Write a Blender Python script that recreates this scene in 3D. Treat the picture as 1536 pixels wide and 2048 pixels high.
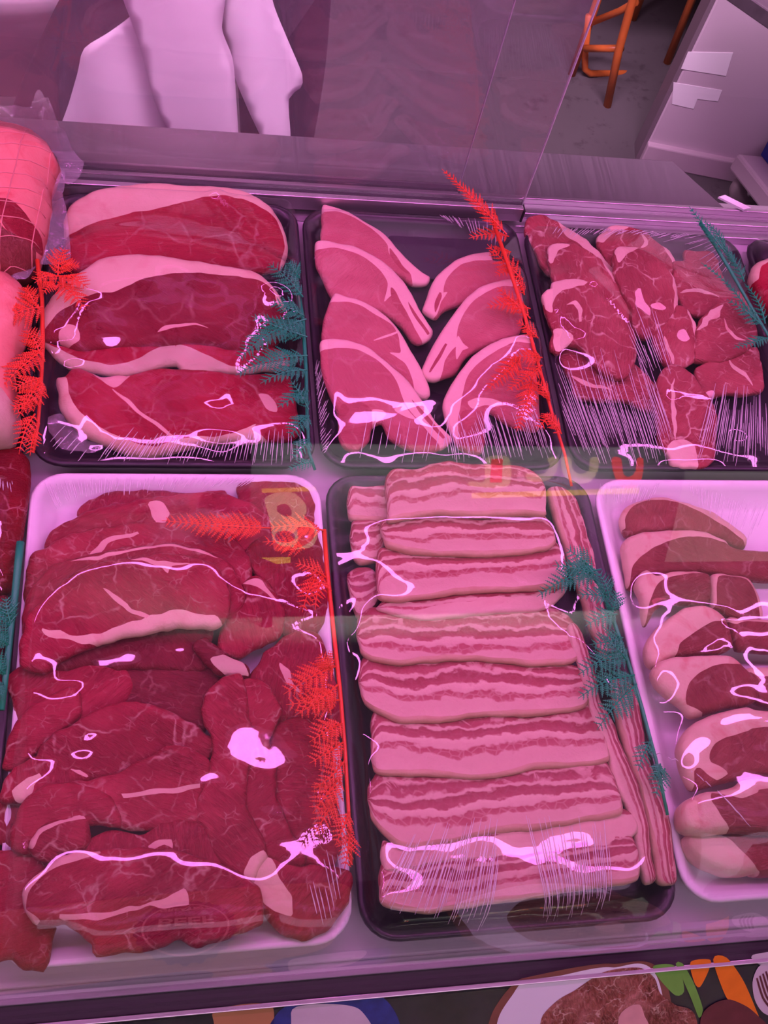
import bpy, bmesh, math, random
import numpy as np
from mathutils import Vector, Matrix, noise
from mathutils.geometry import delaunay_2d_cdt

for o in list(bpy.data.objects):
    bpy.data.objects.remove(o)
S = bpy.context.scene
COL = S.collection
rnd = random.Random(7)

# ------------------------------------------------------------------ camera
CAM = np.array([0.0, 0.0, 0.98])          # metres above the case deck (z = 0); floor is at z = -0.75
ANG = [math.radians(v) for v in (30.19, -9.62, -5.59)]
FPX = 2100.0
cam = bpy.data.cameras.new('camera')
cam.sensor_fit = 'VERTICAL'
cam.sensor_height = 36.0
cam.sensor_width = 36.0
cam.lens = 36.0 * FPX / 2048.0
cam.clip_start = 0.01
cam_o = bpy.data.objects.new('camera', cam)
COL.objects.link(cam_o)
cam_o.location = CAM
cam_o.rotation_euler = ANG
S.camera = cam_o

# ------------------------------------------------------------------ colour management, world, lights
S.view_settings.view_transform = 'Standard'
S.view_settings.look = 'None'
S.view_settings.gamma = 1.0
S.view_settings.use_curve_mapping = False
S.view_settings.exposure = 0.0
LAMP_COL = (1.0, 0.235, 0.87)
LAMP_POWER = 34.0
COAT_FILL = 150.0
w = bpy.data.worlds.new('shop_air')
S.world = w
w.use_nodes = True
w.node_tree.nodes['Background'].inputs[0].default_value = (0.55, 0.50, 0.52, 1)
w.node_tree.nodes['Background'].inputs[1].default_value = 0.035
S.cycles.use_denoising = True
S.cycles.max_bounces = 10
S.cycles.diffuse_bounces = 3
S.cycles.glossy_bounces = 4
S.cycles.transparent_max_bounces = 24
S.cycles.caustics_reflective = False
S.cycles.caustics_refractive = False
S.cycles.sample_clamp_indirect = 4.0

def area_light(name, loc, rot, sx, sy, power, col):
    l = bpy.data.lights.new(name, 'AREA')
    l.shape = 'RECTANGLE'
    l.size, l.size_y = sx, sy
    l.energy = power
    l.color = col
    o = bpy.data.objects.new(name, l)
    COL.objects.link(o)
    o.location = loc
    o.rotation_euler = rot
    return o
area_light('coat_fill', (0.25, 0.95, 1.97), (0, 0, 0), 1.8, 0.25, COAT_FILL, (1.0, 0.56, 0.90))  # unseen fill added overhead to brighten the white coat
area_light('poster_fill', (0.4, -1.3, 1.97), (0, 0, 0), 3.0, 1.2, 30.0, (1.0, 0.62, 0.97))  # unseen pinkish fill added to brighten the poster
area_light('sign_fill', (0.80, -1.92, 0.30), (math.radians(-42), 0, 0), 1.2, 0.05, 230.0, (1.0, 0.97, 0.88)).data.spread = math.radians(75)  # added fill, kept out of view, that brightens the mirrored sign
area_light('daylight_haze_panel', (2.55, -2.8, -0.40), (math.radians(90), 0, 0), 1.7, 0.55, 2.6, (1.0, 0.96, 0.80))  # added panel whose reflection lays a pale haze on the front glass


# ------------------------------------------------------------------ photo point -> place
_R = np.array(Matrix.LocRotScale(None, cam_o.rotation_euler, None).to_3x3())
def ray(px, py):
    return _R @ np.array([(px - 768.0) / FPX, -(py - 1024.0) / FPX, -1.0])
def at_z(px, py, z):
    d = ray(px, py)
    return CAM + d * ((z - CAM[2]) / d[2])
def at_y(px, py, y):
    d = ray(px, py)
    return CAM + d * ((y - CAM[1]) / d[1])
def on_plane(px, py, zc, sx, sy, xc, yc):
    d = ray(px, py)                        # z = zc + sx (x-xc) + sy (y-yc)
    den = d[2] - sx * d[0] - sy * d[1]
    t = (zc + sx * (CAM[0] - xc) + sy * (CAM[1] - yc) - CAM[2]) / den
    return CAM + d * t
CROPS = {'A': (0, 340, 2.4), 'B': (580, 340, 2.56), 'C': (1000, 340, 2.866), 'D1': (0, 920, 2.1333), 'D2': (0, 1400, 2.1333),
         'E1': (640, 920, 2.56), 'E2': (680, 1380, 2.194), 'F': (1100, 900, 2.1333), 'L': (0, 180, 2.5), 'N': (1180, 930, 4.315),
         'Q': (1180, 1380, 4.267), 'K': (0, 880, 3.415), 'P': (960, 1860, 2.667), 'W': (0, 0, 3.84), 'X': (1230, 0, 4.45), 'I': (0, 0, 1.0)}
def cr(key, pts):
    ox, oy, s = CROPS[key]
    return [(ox + x / s, oy + y / s) for x, y in pts]

# ------------------------------------------------------------------ materials
class NT:
    def __init__(self, name):
        self.m = bpy.data.materials.new(name)
        self.m.use_nodes = True
        self.t = self.m.node_tree
        self.t.nodes.clear()
        self.out = self.t.nodes.new('ShaderNodeOutputMaterial')
    def n(self, kind, **kw):
        nd = self.t.nodes.new('ShaderNode' + kind)
        for k, v in kw.items():
            if k.startswith('i_'):
                nd.inputs[k[2:].replace('_', ' ')].default_value = v
            elif k.startswith('n_'):
                nd.inputs[int(k[2:])].default_value = v
            else:
                setattr(nd, k, v)
        return nd
    def l(self, a, b):
        self.t.links.new(a, b)
    def noise(self, vec, scale, detail=3.0, rough=0.55, dist=0.0):
        nd = self.n('TexNoise')
        nd.inputs['Scale'].default_value = scale
        nd.inputs['Detail'].default_value = detail
        nd.inputs['Roughness'].default_value = rough
        nd.inputs['Distortion'].default_value = dist
        self.l(vec, nd.inputs['Vector'])
        return nd
    def ramp(self, fac, stops, interp='LINEAR'):
        nd = self.n('ValToRGB')
        nd.color_ramp.interpolation = interp
        e = nd.color_ramp.elements
        while len(e) < len(stops):
            e.new(0.5)
        for k, (p, c) in enumerate(stops):
            e[k].position = p
            e[k].color = (*c, 1) if len(c) == 3 else c
        self.l(fac, nd.inputs[0])
        return nd
    def mixc(self, fac, a, b, mode='MIX'):
        nd = self.n('Mix', data_type='RGBA', blend_type=mode)
        if isinstance(fac, (int, float)): nd.inputs[0].default_value = fac
        else: self.l(fac, nd.inputs[0])
        for k, v in ((6, a), (7, b)):
            if isinstance(v, tuple): nd.inputs[k].default_value = (*v, 1)
            else: self.l(v, nd.inputs[k])
        return nd.outputs[2]
    def math(self, op, a, b=None, c=None, clamp=False):
        nd = self.n('Math', operation=op, use_clamp=clamp)
        for k, v in enumerate((a, b, c)):
            if v is None: continue
            if isinstance(v, (int, float)): nd.inputs[k].default_value = v
            else: self.l(v, nd.inputs[k])
        return nd.outputs[0]
    def mapping(self, vec, scale=(1, 1, 1), rot=(0, 0, 0)):
        nd = self.n('Mapping')
        nd.inputs['Scale'].default_value = scale
        nd.inputs['Rotation'].default_value = rot
        self.l(vec, nd.inputs['Vector'])
        return nd.outputs[0]
    def bump(self, h, strength=0.3, dist=0.002):
        nd = self.n('Bump')
        nd.inputs['Strength'].default_value = strength
        nd.inputs['Distance'].default_value = dist
        self.l(h, nd.inputs['Height'])
        return nd.outputs[0]
    def principled(self, col, rough=0.4, metal=0.0, spec=0.5, normal=None, coat=0.0):
        p = self.n('BsdfPrincipled')
        if isinstance(col, tuple): p.inputs['Base Color'].default_value = (*col, 1)
        else: self.l(col, p.inputs['Base Color'])
        if isinstance(rough, (int, float)): p.inputs['Roughness'].default_value = rough
        else: self.l(rough, p.inputs['Roughness'])
        p.inputs['Metallic'].default_value = metal
        p.inputs['Specular IOR Level'].default_value = spec
        p.inputs['Coat Weight'].default_value = coat
        if normal is not None: self.l(normal, p.inputs['Normal'])
        self.l(p.outputs[0], self.out.inputs['Surface'])
        return p
    def obj(self):
        oi = self.n('ObjectInfo')
        sc = self.n('VectorMath', operation='SCALE'); sc.inputs[0].default_value = (3.7, 5.1, 2.3)
        self.l(oi.outputs['Random'], sc.inputs['Scale'])
        ad = self.n('VectorMath', operation='ADD')
        self.l(self.n('TexCoord').outputs['Object'], ad.inputs[0]); self.l(sc.outputs[0], ad.inputs[1])
        return ad.outputs[0]
    def uv(self):
        return self.n('TexCoord').outputs['UV']

def plain(name, col, rough=0.5, metal=0.0, var=0.06, scale=30.0, bump=0.0, spec=0.5):
    k = NT(name)
    v = k.obj()
    nz = k.noise(v, scale, 4.0)
    lo = tuple(max(0.0, c * (1 - var)) for c in col)
    hi = tuple(min(1.0, c * (1 + var)) for c in col)
    c = k.mixc(nz.outputs[0], lo, hi)
    nm = k.bump(nz.outputs[0], bump, 0.002) if bump else None
    k.principled(c, rough, metal, spec, nm)
    return k.m

def lean_meat(name, dark, mid, light, vein=0.5, veincol=(0.75, 0.33, 0.36), scale=1.0, fibre=1.0, rough=0.33, rot=0.0):
    k = NT(name)
    v = k.obj()
    n1 = k.noise(v, 22 * scale, 5, 0.6, 0.6)
    base = k.ramp(n1.outputs[0], [(0.28, dark), (0.5, mid), (0.74, light)]).outputs[0]
    big = k.noise(v, 9 * scale, 3, 0.55)
    base = k.mixc(k.ramp(big.outputs[0], [(0.36, (0.75,) * 3), (0.56, (0, 0, 0))]).outputs[0], base, dark)
    oi_ = k.n('ObjectInfo')
    base = k.mixc(k.math('MULTIPLY', oi_.outputs['Random'], 0.32), base, dark)
    vr = k.n('VectorRotate', rotation_type='Z_AXIS'); k.l(v, vr.inputs['Vector'])
    k.l(k.math('ADD', k.math('MULTIPLY', oi_.outputs['Random'], 2.4), rot - 1.2), vr.inputs['Angle'])
    fv = k.mapping(vr.outputs[0], (40, 230, 90))
    f = k.noise(fv, 1.6, 3, 0.6, 1.2)
    base = k.mixc(k.math('MULTIPLY', k.math('SUBTRACT', f.outputs[0], 0.42, clamp=True), 1.1 * fibre), base, light)
    # marbling: broken thin seams of fat
    wv = k.noise(v, 30 * scale, 3, 0.6)
    wn = k.n('VectorMath', operation='MULTIPLY_ADD')
    k.l(wv.outputs['Color'], wn.inputs[0]); wn.inputs[1].default_value = (0.028,) * 3; k.l(v, wn.inputs[2])
    vor = k.n('TexVoronoi', feature='DISTANCE_TO_EDGE')
    vor.inputs['Scale'].default_value = 24 * scale
    k.l(wn.outputs[0], vor.inputs['Vector'])
    vor2 = k.n('TexVoronoi', feature='DISTANCE_TO_EDGE')
    vor2.inputs['Scale'].default_value = 75 * scale
    k.l(wn.outputs[0], vor2.inputs['Vector'])
    msk = k.noise(v, 34 * scale, 2)
    m = k.ramp(msk.outputs[0], [(0.45, (0, 0, 0)), (0.62, (1, 1, 1))]).outputs[0]
    e1 = k.ramp(vor.outputs[0], [(0.0, (1, 1, 1)), (0.035, (0, 0, 0))]).outputs[0]
    e2 = k.ramp(vor2.outputs[0], [(0.0, (1, 1, 1)), (0.06, (0, 0, 0))]).outputs[0]
    msk2 = k.ramp(k.noise(v, 70 * scale, 2).outputs[0], [(0.52, (0, 0, 0)), (0.68, (1, 1, 1))]).outputs[0]
    vv = k.math('MAXIMUM', k.math('MULTIPLY', e1, m), k.math('MULTIPLY', k.math('MULTIPLY', e2, msk2), 0.7))
    col = k.mixc(k.math('MULTIPLY', vv, vein, clamp=True), base, veincol)
    fine = k.noise(v, 480, 2)
    h = k.math('ADD', k.math('MULTIPLY', f.outputs[0], 0.7), k.math('ADD', k.math('MULTIPLY', n1.outputs[0], 1.6), k.math('MULTIPLY', fine.outputs[0], 0.25)))
    rr = k.ramp(n1.outputs[0], [(0.3, (rough - 0.1,) * 3), (0.7, (rough + 0.12,) * 3)]).outputs[0]
    k.principled(col, rr, 0, 0.14, k.bump(h, 0.7, 0.004))
    return k.m

def fat_meat(name, a, b, blush=(0.8, 0.25, 0.28), amount=0.35, rough=0.38):
    k = NT(name)
    v = k.obj()
    n1 = k.noise(v, 40, 4, 0.6, 0.4)
    base = k.mixc(n1.outputs[0], a, b)
    n2 = k.noise(v, 26, 4, 0.65, 1.0)
    m = k.ramp(n2.outputs[0], [(0.52, (0, 0, 0)), (0.75, (amount,) * 3)]).outputs[0]
    col = k.mixc(m, base, blush)
    fine = k.noise(v, 300, 3)
    h = k.math('ADD', k.math('MULTIPLY', n1.outputs[0], 1.2), k.math('MULTIPLY', fine.outputs[0], 0.3))
    k.principled(col, rough, 0, 0.3, k.bump(h, 0.5, 0.003))
    return k.m

def belly_meat(name, shift=0.0):
    # streaky belly: bands run along the slice; UV.x is metres along it, UV.y runs 0 (rind edge) to 1 (rib edge)
    k = NT(name)
    uv = k.uv()
    sep = k.n('SeparateXYZ'); k.l(uv, sep.inputs[0])
    ov = k.obj()
    oi_ = k.n('ObjectInfo')
    ofs = k.n('VectorMath', operation='SCALE'); ofs.inputs[0].default_value = (9.0, 4.0, 6.0); k.l(oi_.outputs['Random'], ofs.inputs['Scale'])
    uvo = k.n('VectorMath', operation='ADD'); k.l(uv, uvo.inputs[0]); k.l(ofs.outputs[0], uvo.inputs[1])
    uvo = uvo.outputs[0]
    d1 = k.noise(k.mapping(uvo, (13, 1.6, 1)), 1.0, 4, 0.62)
    lump = k.noise(ov, 70, 3, 0.6)
    v = k.math('ADD', sep.outputs[1], k.math('MULTIPLY', k.math('SUBTRACT', d1.outputs[0], 0.5), 0.46))
    v = k.math('ADD', v, k.math('MULTIPLY', k.math('SUBTRACT', lump.outputs[0], 0.5), 0.16))
    v = k.math('ADD', v, shift)
    v = k.math('ADD', v, k.math('MULTIPLY', k.math('SUBTRACT', oi_.outputs['Random'], 0.5), 0.12))
    F = (0.68, 0.46, 0.36); P = (0.76, 0.54, 0.42); Lm = (0.40, 0.085, 0.10); Ld = (0.29, 0.05, 0.06); Lp = (0.47, 0.14, 0.14)
    st = [(0.0, P), (0.22, F), (0.30, F), (0.325, Lp), (0.40, Lm), (0.425, F), (0.52, P), (0.545, Lm), (0.66, Ld), (0.685, F), (0.72, F), (0.745, Lm), (0.86, Ld), (0.90, F), (0.93, Lm), (1.0, Ld)]
    base = k.ramp(v, st).outputs[0]
    cell = k.n('TexVoronoi', feature='DISTANCE_TO_EDGE'); cell.inputs['Scale'].default_value = 1.0
    k.l(k.mapping(uvo, (110, 9, 1)), cell.inputs['Vector'])
    e = k.ramp(cell.outputs[0], [(0.0, (1, 1, 1)), (0.12, (0, 0, 0))]).outputs[0]
    zone = k.ramp(v, [(0.30, (0, 0, 0)), (0.33, (1, 1, 1)), (0.42, (1, 1, 1)), (0.46, (0.15,) * 3), (1.0, (0.2,) * 3)]).outputs[0]
    base = k.mixc(k.math('MULTIPLY', k.math('MULTIPLY', e, zone), 0.42), base, F)
    patch = k.noise(ov, 45, 3, 0.6, 0.8)
    top = k.ramp(v, [(0.62, (0, 0, 0)), (0.8, (1, 1, 1))]).outputs[0]
    pm = k.ramp(patch.outputs[0], [(0.56, (0, 0, 0)), (0.63, (1, 1, 1))]).outputs[0]
    base = k.mixc(k.math('MULTIPLY', k.math('MULTIPLY', pm, top), 0.75), base, (0.70, 0.44, 0.36))
    fine = k.noise(ov, 350, 3)
    col = k.mixc(k.math('MULTIPLY', fine.outputs[0], 0.18), base, (0.44, 0.12, 0.13))
    h = k.math('ADD', k.math('MULTIPLY', lump.outputs[0], 1.4), k.math('MULTIPLY', fine.outputs[0], 0.3))
    k.principled(col, 0.36, 0, 0.3, k.bump(h, 0.5, 0.003))
    return k.m

def thin_glass(name, tint=(1, 1, 1), rough=0.0, gain=1.0, base=0.0, haze=0.0, bump=None, hazecol=(0.9, 0.9, 0.92)):
    k = NT(name)
    fr = k.n('Fresnel'); fr.inputs['IOR'].default_value = 1.5
    geo = k.n('NewGeometry')
    front = k.math('SUBTRACT', 1.0, geo.outputs['Backfacing'])
    fac = k.math('MULTIPLY', k.math('ADD', k.math('MULTIPLY', fr.outputs[0], gain), base, clamp=True), front, clamp=True)
    tr = k.n('BsdfTransparent'); tr.inputs[0].default_value = (*tint, 1)
    gl = k.n('BsdfGlossy'); gl.inputs['Roughness'].default_value = rough
    if bump is not None:
        v = k.obj()
        if bump == 'film':
            a = k.noise(v, 16, 2, 0.4, 0.8)
            nm = k.bump(a.outputs[0], 0.10, 0.006)
        else:
            nm = k.bump(k.noise(v, 60, 4, 0.6, 1.0).outputs[0], 0.6, 0.004)
        k.l(nm, gl.inputs['Normal']); k.l(nm, fr.inputs['Normal'])
    mx = k.n('MixShader'); k.l(fac, mx.inputs[0]); k.l(tr.outputs[0], mx.inputs[1]); k.l(gl.outputs[0], mx.inputs[2])
    last = mx.outputs[0]
    if haze > 0:
        df = k.n('BsdfDiffuse'); df.inputs[0].default_value = (*hazecol, 1)
        m2 = k.n('MixShader'); m2.inputs[0].default_value = haze
        k.l(last, m2.inputs[1]); k.l(df.outputs[0], m2.inputs[2])
        last = m2.outputs[0]
    k.l(last, k.out.inputs['Surface'])
    return k.m

def emitter(name, col, power):
    k = NT(name)
    e = k.n('Emission'); e.inputs[0].default_value = (*col, 1); e.inputs[1].default_value = power
    k.l(e.outputs[0], k.out.inputs['Surface'])
    return k.m

def brushed(name, col, rough=0.35, scale=(3, 400, 60)):
    k = NT(name)
    v = k.obj()
    n1 = k.noise(k.mapping(v, scale), 1.0, 3)
    n2 = k.noise(v, 5, 3)
    c = k.mixc(n2.outputs[0], tuple(x * 0.9 for x in col), tuple(min(1, x * 1.1) for x in col))
    r = k.ramp(n1.outputs[0], [(0.2, (rough - 0.08,) * 3), (0.8, (rough + 0.12,) * 3)]).outputs[0]
    k.principled(c, r, 0.85, 0.5, k.bump(n1.outputs[0], 0.08, 0.001))
    return k.m

M = {}
M['beef'] = [lean_meat('beef_lean', (0.20, 0.008, 0.022), (0.35, 0.018, 0.045), (0.48, 0.060, 0.085), 0.7, (0.62, 0.36, 0.30), rot=r, fibre=fb) for r, fb in ((0.3, 1.0), (1.2, 1.3), (-0.5, 0.8))]
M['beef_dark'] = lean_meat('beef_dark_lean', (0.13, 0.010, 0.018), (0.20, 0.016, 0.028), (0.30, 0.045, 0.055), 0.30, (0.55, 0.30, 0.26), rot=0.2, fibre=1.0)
M['rump'] = lean_meat('rump_lean', (0.27, 0.008, 0.026), (0.40, 0.014, 0.040), (0.48, 0.040, 0.065), 0.35, (0.62, 0.34, 0.30), scale=0.7, rot=0.4, fibre=0.5, rough=0.28)
M['rump_dark'] = lean_meat('rump_dark_lean', (0.16, 0.008, 0.018), (0.26, 0.016, 0.030), (0.36, 0.035, 0.05), 0.3, (0.55, 0.30, 0.26), scale=0.7, rot=0.1, fibre=0.6, rough=0.3)
M['beef_fat'] = fat_meat('beef_fat', (0.66, 0.46, 0.32), (0.78, 0.58, 0.42), (0.62, 0.22, 0.20), 0.5)
M['beef_fat_tan'] = fat_meat('tan_fat', (0.50, 0.38, 0.26), (0.64, 0.50, 0.36), amount=0.2)
M['seam_fat'] = fat_meat('seam_fat', (0.66, 0.36, 0.30), (0.74, 0.46, 0.38), amount=0.3)
M['pork'] = lean_meat('pork_lean', (0.50, 0.12, 0.14), (0.58, 0.165, 0.18), (0.66, 0.24, 0.24), 0.22, (0.80, 0.50, 0.44), scale=0.8, fibre=0.5, rough=0.38)
M['pork_dark'] = lean_meat('pork_tail_lean', (0.40, 0.07, 0.09), (0.48, 0.10, 0.12), (0.58, 0.18, 0.19), 0.3, (0.80, 0.50, 0.44), scale=1.0, fibre=0.6, rough=0.38)
M['pork_fat'] = fat_meat('pork_fat', (0.80, 0.48, 0.42), (0.88, 0.58, 0.50), (0.76, 0.34, 0.32), 0.35)
M['rind'] = fat_meat('pork_rind', (0.66, 0.44, 0.34), (0.76, 0.55, 0.42), (0.60, 0.32, 0.26), 0.4, 0.3)
M['rind_tan'] = fat_meat('belly_rind', (0.54, 0.32, 0.20), (0.66, 0.44, 0.30), (0.50, 0.24, 0.16), 0.4, 0.3)
M['lamb'] = [lean_meat('lamb_lean', (0.28, 0.045, 0.055), (0.42, 0.085, 0.09), (0.54, 0.17, 0.16), 1.0, (0.74, 0.48, 0.40), scale=0.9, rot=r, fibre=0.9) for r in (0.6, -0.7)]
M['lamb_fat'] = fat_meat('lamb_fat', (0.72, 0.46, 0.37), (0.80, 0.58, 0.46), (0.62, 0.16, 0.16), 0.5)
M['bone'] = fat_meat('bone', (0.88, 0.50, 0.50), (0.93, 0.62, 0.60), (0.75, 0.12, 0.15), 0.5)
M['marrow'] = plain('bone_marrow', (0.62, 0.08, 0.10), 0.4, 0, 0.3, 160, 0.3)
M['loin'] = lean_meat('loin_lean', (0.18, 0.035, 0.035), (0.28, 0.06, 0.055), (0.38, 0.12, 0.10), 0.35, (0.66, 0.44, 0.36), scale=0.9, fibre=0.8)
M['loin_fat'] = fat_meat('loin_fat', (0.62, 0.44, 0.30), (0.74, 0.56, 0.40), (0.58, 0.10, 0.11), 0.65)
M['belly'] = [belly_meat('belly_streaks', s) for s in (0.0, 0.05, -0.04)]
M['roast'] = fat_meat('roast_fat', (0.74, 0.20, 0.17), (0.84, 0.36, 0.28), (0.66, 0.08, 0.09), 0.75, 0.28)
M['film'] = thin_glass('cling_film', (0.985, 0.975, 0.985), 0.02, 1.35, 0.0, 0.006, 'film')
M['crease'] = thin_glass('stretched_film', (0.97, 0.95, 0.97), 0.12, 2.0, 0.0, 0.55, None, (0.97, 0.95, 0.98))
M['bag'] = thin_glass('bag_film', (0.90, 0.86, 0.90), 0.10, 2.0, 0.04, 0.16, 'bag')
M['glass'] = thin_glass('front_glass', (0.97, 0.98, 0.975), 0.0, 1.4, 0.0, 0.0)
M['door_glass'] = thin_glass('door_glass', (0.95, 0.93, 0.95), 0.0, 1.3, 0.0, 0.045)
M['glass_edge'] = plain('glass_edge', (0.55, 0.62, 0.60), 0.15, 0, 0.05)
M['tray_black'] = plain('black_foam', (0.022, 0.014, 0.024), 0.32, 0, 0.25, 60, 0.05)
M['tray_white'] = plain('white_foam', (0.86, 0.84, 0.86), 0.42, 0, 0.03, 90, 0.05)
M['steel'] = brushed('brushed_steel', (0.56, 0.53, 0.55), 0.34)
M['deck'] = plain('painted_deck', (0.62, 0.57, 0.61), 0.38, 0, 0.06, 9)
M['worktop'] = brushed('dark_steel', (0.24, 0.215, 0.235), 0.42, (200, 4, 60))
M['alu'] = brushed('satin_aluminium', (0.62, 0.58, 0.61), 0.3, (2, 300, 300))
M['cano'] = plain('dark_canopy_paint', (0.10, 0.09, 0.10), 0.5)
M['gasket'] = plain('black_rubber', (0.018, 0.017, 0.018), 0.45, 0, 0.2, 50)
M['fern_red'] = plain('red_plastic_leaf', (0.78, 0.060, 0.022), 0.4, 0, 0.10, 60)
M['fern_green'] = plain('teal_plastic_leaf', (0.010, 0.33, 0.145), 0.4, 0, 0.18, 60)
M['pad'] = plain('absorbent_pad', (0.045, 0.035, 0.05), 0.7, 0, 0.2, 80, 0.2)
M['lamp'] = emitter('pink_lamp_glow', LAMP_COL, LAMP_POWER)
M['lamp_body'] = plain('white_lamp_case', (0.8, 0.8, 0.8), 0.4)

# ------------------------------------------------------------------ object helpers
def tag(o, label, cat, group=None, kind=None):
    o['label'] = label
    o['category'] = cat
    if group: o['group'] = group
    if kind: o['kind'] = kind
    return o
def structure(o):
    o['kind'] = 'structure'
    return o
def empty(name, loc):
    o = bpy.data.objects.new(name, None)
    COL.objects.link(o)
    o.location = loc
    o.empty_display_size = 0.02
    return o
def link_mesh(name, verts, faces, mat, parent=None, loc=None, smooth=True):
    me = bpy.data.meshes.new(name)
    me.from_pydata([tuple(v) for v in verts], [], faces)
    me.materials.append(mat)
    if smooth:
        me.polygons.foreach_set('use_smooth', [True] * len(me.polygons))
    me.update()
    o = bpy.data.objects.new(name, me)
    COL.objects.link(o)
    if parent is not None: o.parent = parent
    if loc is not None: o.location = loc
    return o
class MB:
    """collects boxes, tubes and prisms; build() links them as one mesh object"""
    def __init__(self):
        self.v, self.f = [], []
    def add(self, vs, fs):
        b = len(self.v)
        self.v += [tuple(float(c) for c in v) for v in vs]
        self.f += [tuple(i + b for i in f) for f in fs]
    def box(self, x0, x1, y0, y1, z0, z1):
        self.hexa([(x0, y0, z0), (x1, y0, z0), (x1, y1, z0), (x0, y1, z0), (x0, y0, z1), (x1, y0, z1), (x1, y1, z1), (x0, y1, z1)])
    def hexa(self, p):
        self.add(p, [(0, 3, 2, 1), (4, 5, 6, 7), (0, 1, 5, 4), (1, 2, 6, 5), (2, 3, 7, 6), (3, 0, 4, 7)])
    def tube(self, pts, r, n=8, cap=True):
        pts = [Vector(p) for p in pts]
        rs = r if isinstance(r, (list, tuple)) else [r] * len(pts)
        vs, fs = [], []
        up = None
        for i, p in enumerate(pts):
            d = (pts[min(i + 1, len(pts) - 1)] - pts[max(i - 1, 0)])
            if d.length < 1e-9: d = Vector((0, 0, 1))
            d.normalize()
            if up is None:
                up = d.orthogonal().normalized()
            else:
                up = (up - d * up.dot(d))
                up = up.normalized() if up.length > 1e-6 else d.orthogonal().normalized()
            s = d.cross(up)
            for k in range(n):
                a = 2 * math.pi * k / n
                vs.append(p + (up * math.cos(a) + s * math.sin(a)) * rs[i])
        for i in range(len(pts) - 1):
            for k in range(n):
                fs.append((i * n + k, i * n + (k + 1) % n, (i + 1) * n + (k + 1) % n, (i + 1) * n + k))
        if cap:
            fs.append(tuple(range(n))[::-1])
            fs.append(tuple((len(pts) - 1) * n + k for k in range(n)))
        self.add(vs, fs)
    def loft(self, rings, closed_ends=True):
        n = len(rings[0])
        vs = [p for r in rings for p in r]
        fs = []
        for i in range(len(rings) - 1):
            for k in range(n):
                fs.append((i * n + k, i * n + (k + 1) % n, (i + 1) * n + (k + 1) % n, (i + 1) * n + k))
        if closed_ends:
            fs.append(tuple(range(n))[::-1])
            fs.append(tuple((len(rings) - 1) * n + k for k in range(n)))
        self.add(vs, fs)
    def build(self, name, mat, parent=None, smooth=False, loc=None, bevel=0.0):
        if loc is not None:
            self.v = [(x - loc[0], y - loc[1], z - loc[2]) for x, y, z in self.v]
        o = link_mesh(name, self.v, self.f, mat, parent, loc if parent is None else None, smooth)
        if bevel:
            m = o.modifiers.new('edge', 'BEVEL'); m.width = bevel; m.segments = 2; m.limit_method = 'ANGLE'
        return o

def smooth_closed(P, step):
    """closed Catmull-Rom through P, resampled at about step"""
    P = np.asarray(P, float)
    n = len(P)
    out = []
    for i in range(n):
        p0, p1, p2, p3 = P[(i - 1) % n], P[i], P[(i + 1) % n], P[(i + 2) % n]
        k = max(1, int(round(np.linalg.norm(p2 - p1) / step)))
        for j in range(k):
            t = j / k
            a = 0.42
            m1, m2 = a * (p2 - p0), a * (p3 - p1)
            h = (2 * t**3 - 3 * t**2 + 1) * p1 + (t**3 - 2 * t**2 + t) * m1 + (-2 * t**3 + 3 * t**2) * p2 + (t**3 - t**2) * m2
            out.append(h)
    return np.array(out)
def inside(pts, poly):
    x, y = pts[:, 0], pts[:, 1]
    r = np.zeros(len(pts), bool)
    n = len(poly)
    j = n - 1
    for i in range(n):
        xi, yi = poly[i]; xj, yj = poly[j]
        c = (yi > y) != (yj > y)
        with np.errstate(divide='ignore', invalid='ignore'):
            xx = (xj - xi) * (y - yi) / (yj - yi + 1e-18) + xi
        r ^= c & (x < xx)
        j = i
    return r
def dist_to(pts, poly):
    d = np.full(len(pts), 1e9)
    n = len(poly)
    for i in range(n):
        a, b = poly[i], poly[(i + 1) % n]
        ab = b - a
        t = np.clip(((pts - a) @ ab) / max(ab @ ab, 1e-18), 0, 1)
        d = np.minimum(d, np.linalg.norm(pts - (a + t[:, None] * ab), axis=1))
    return d

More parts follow.
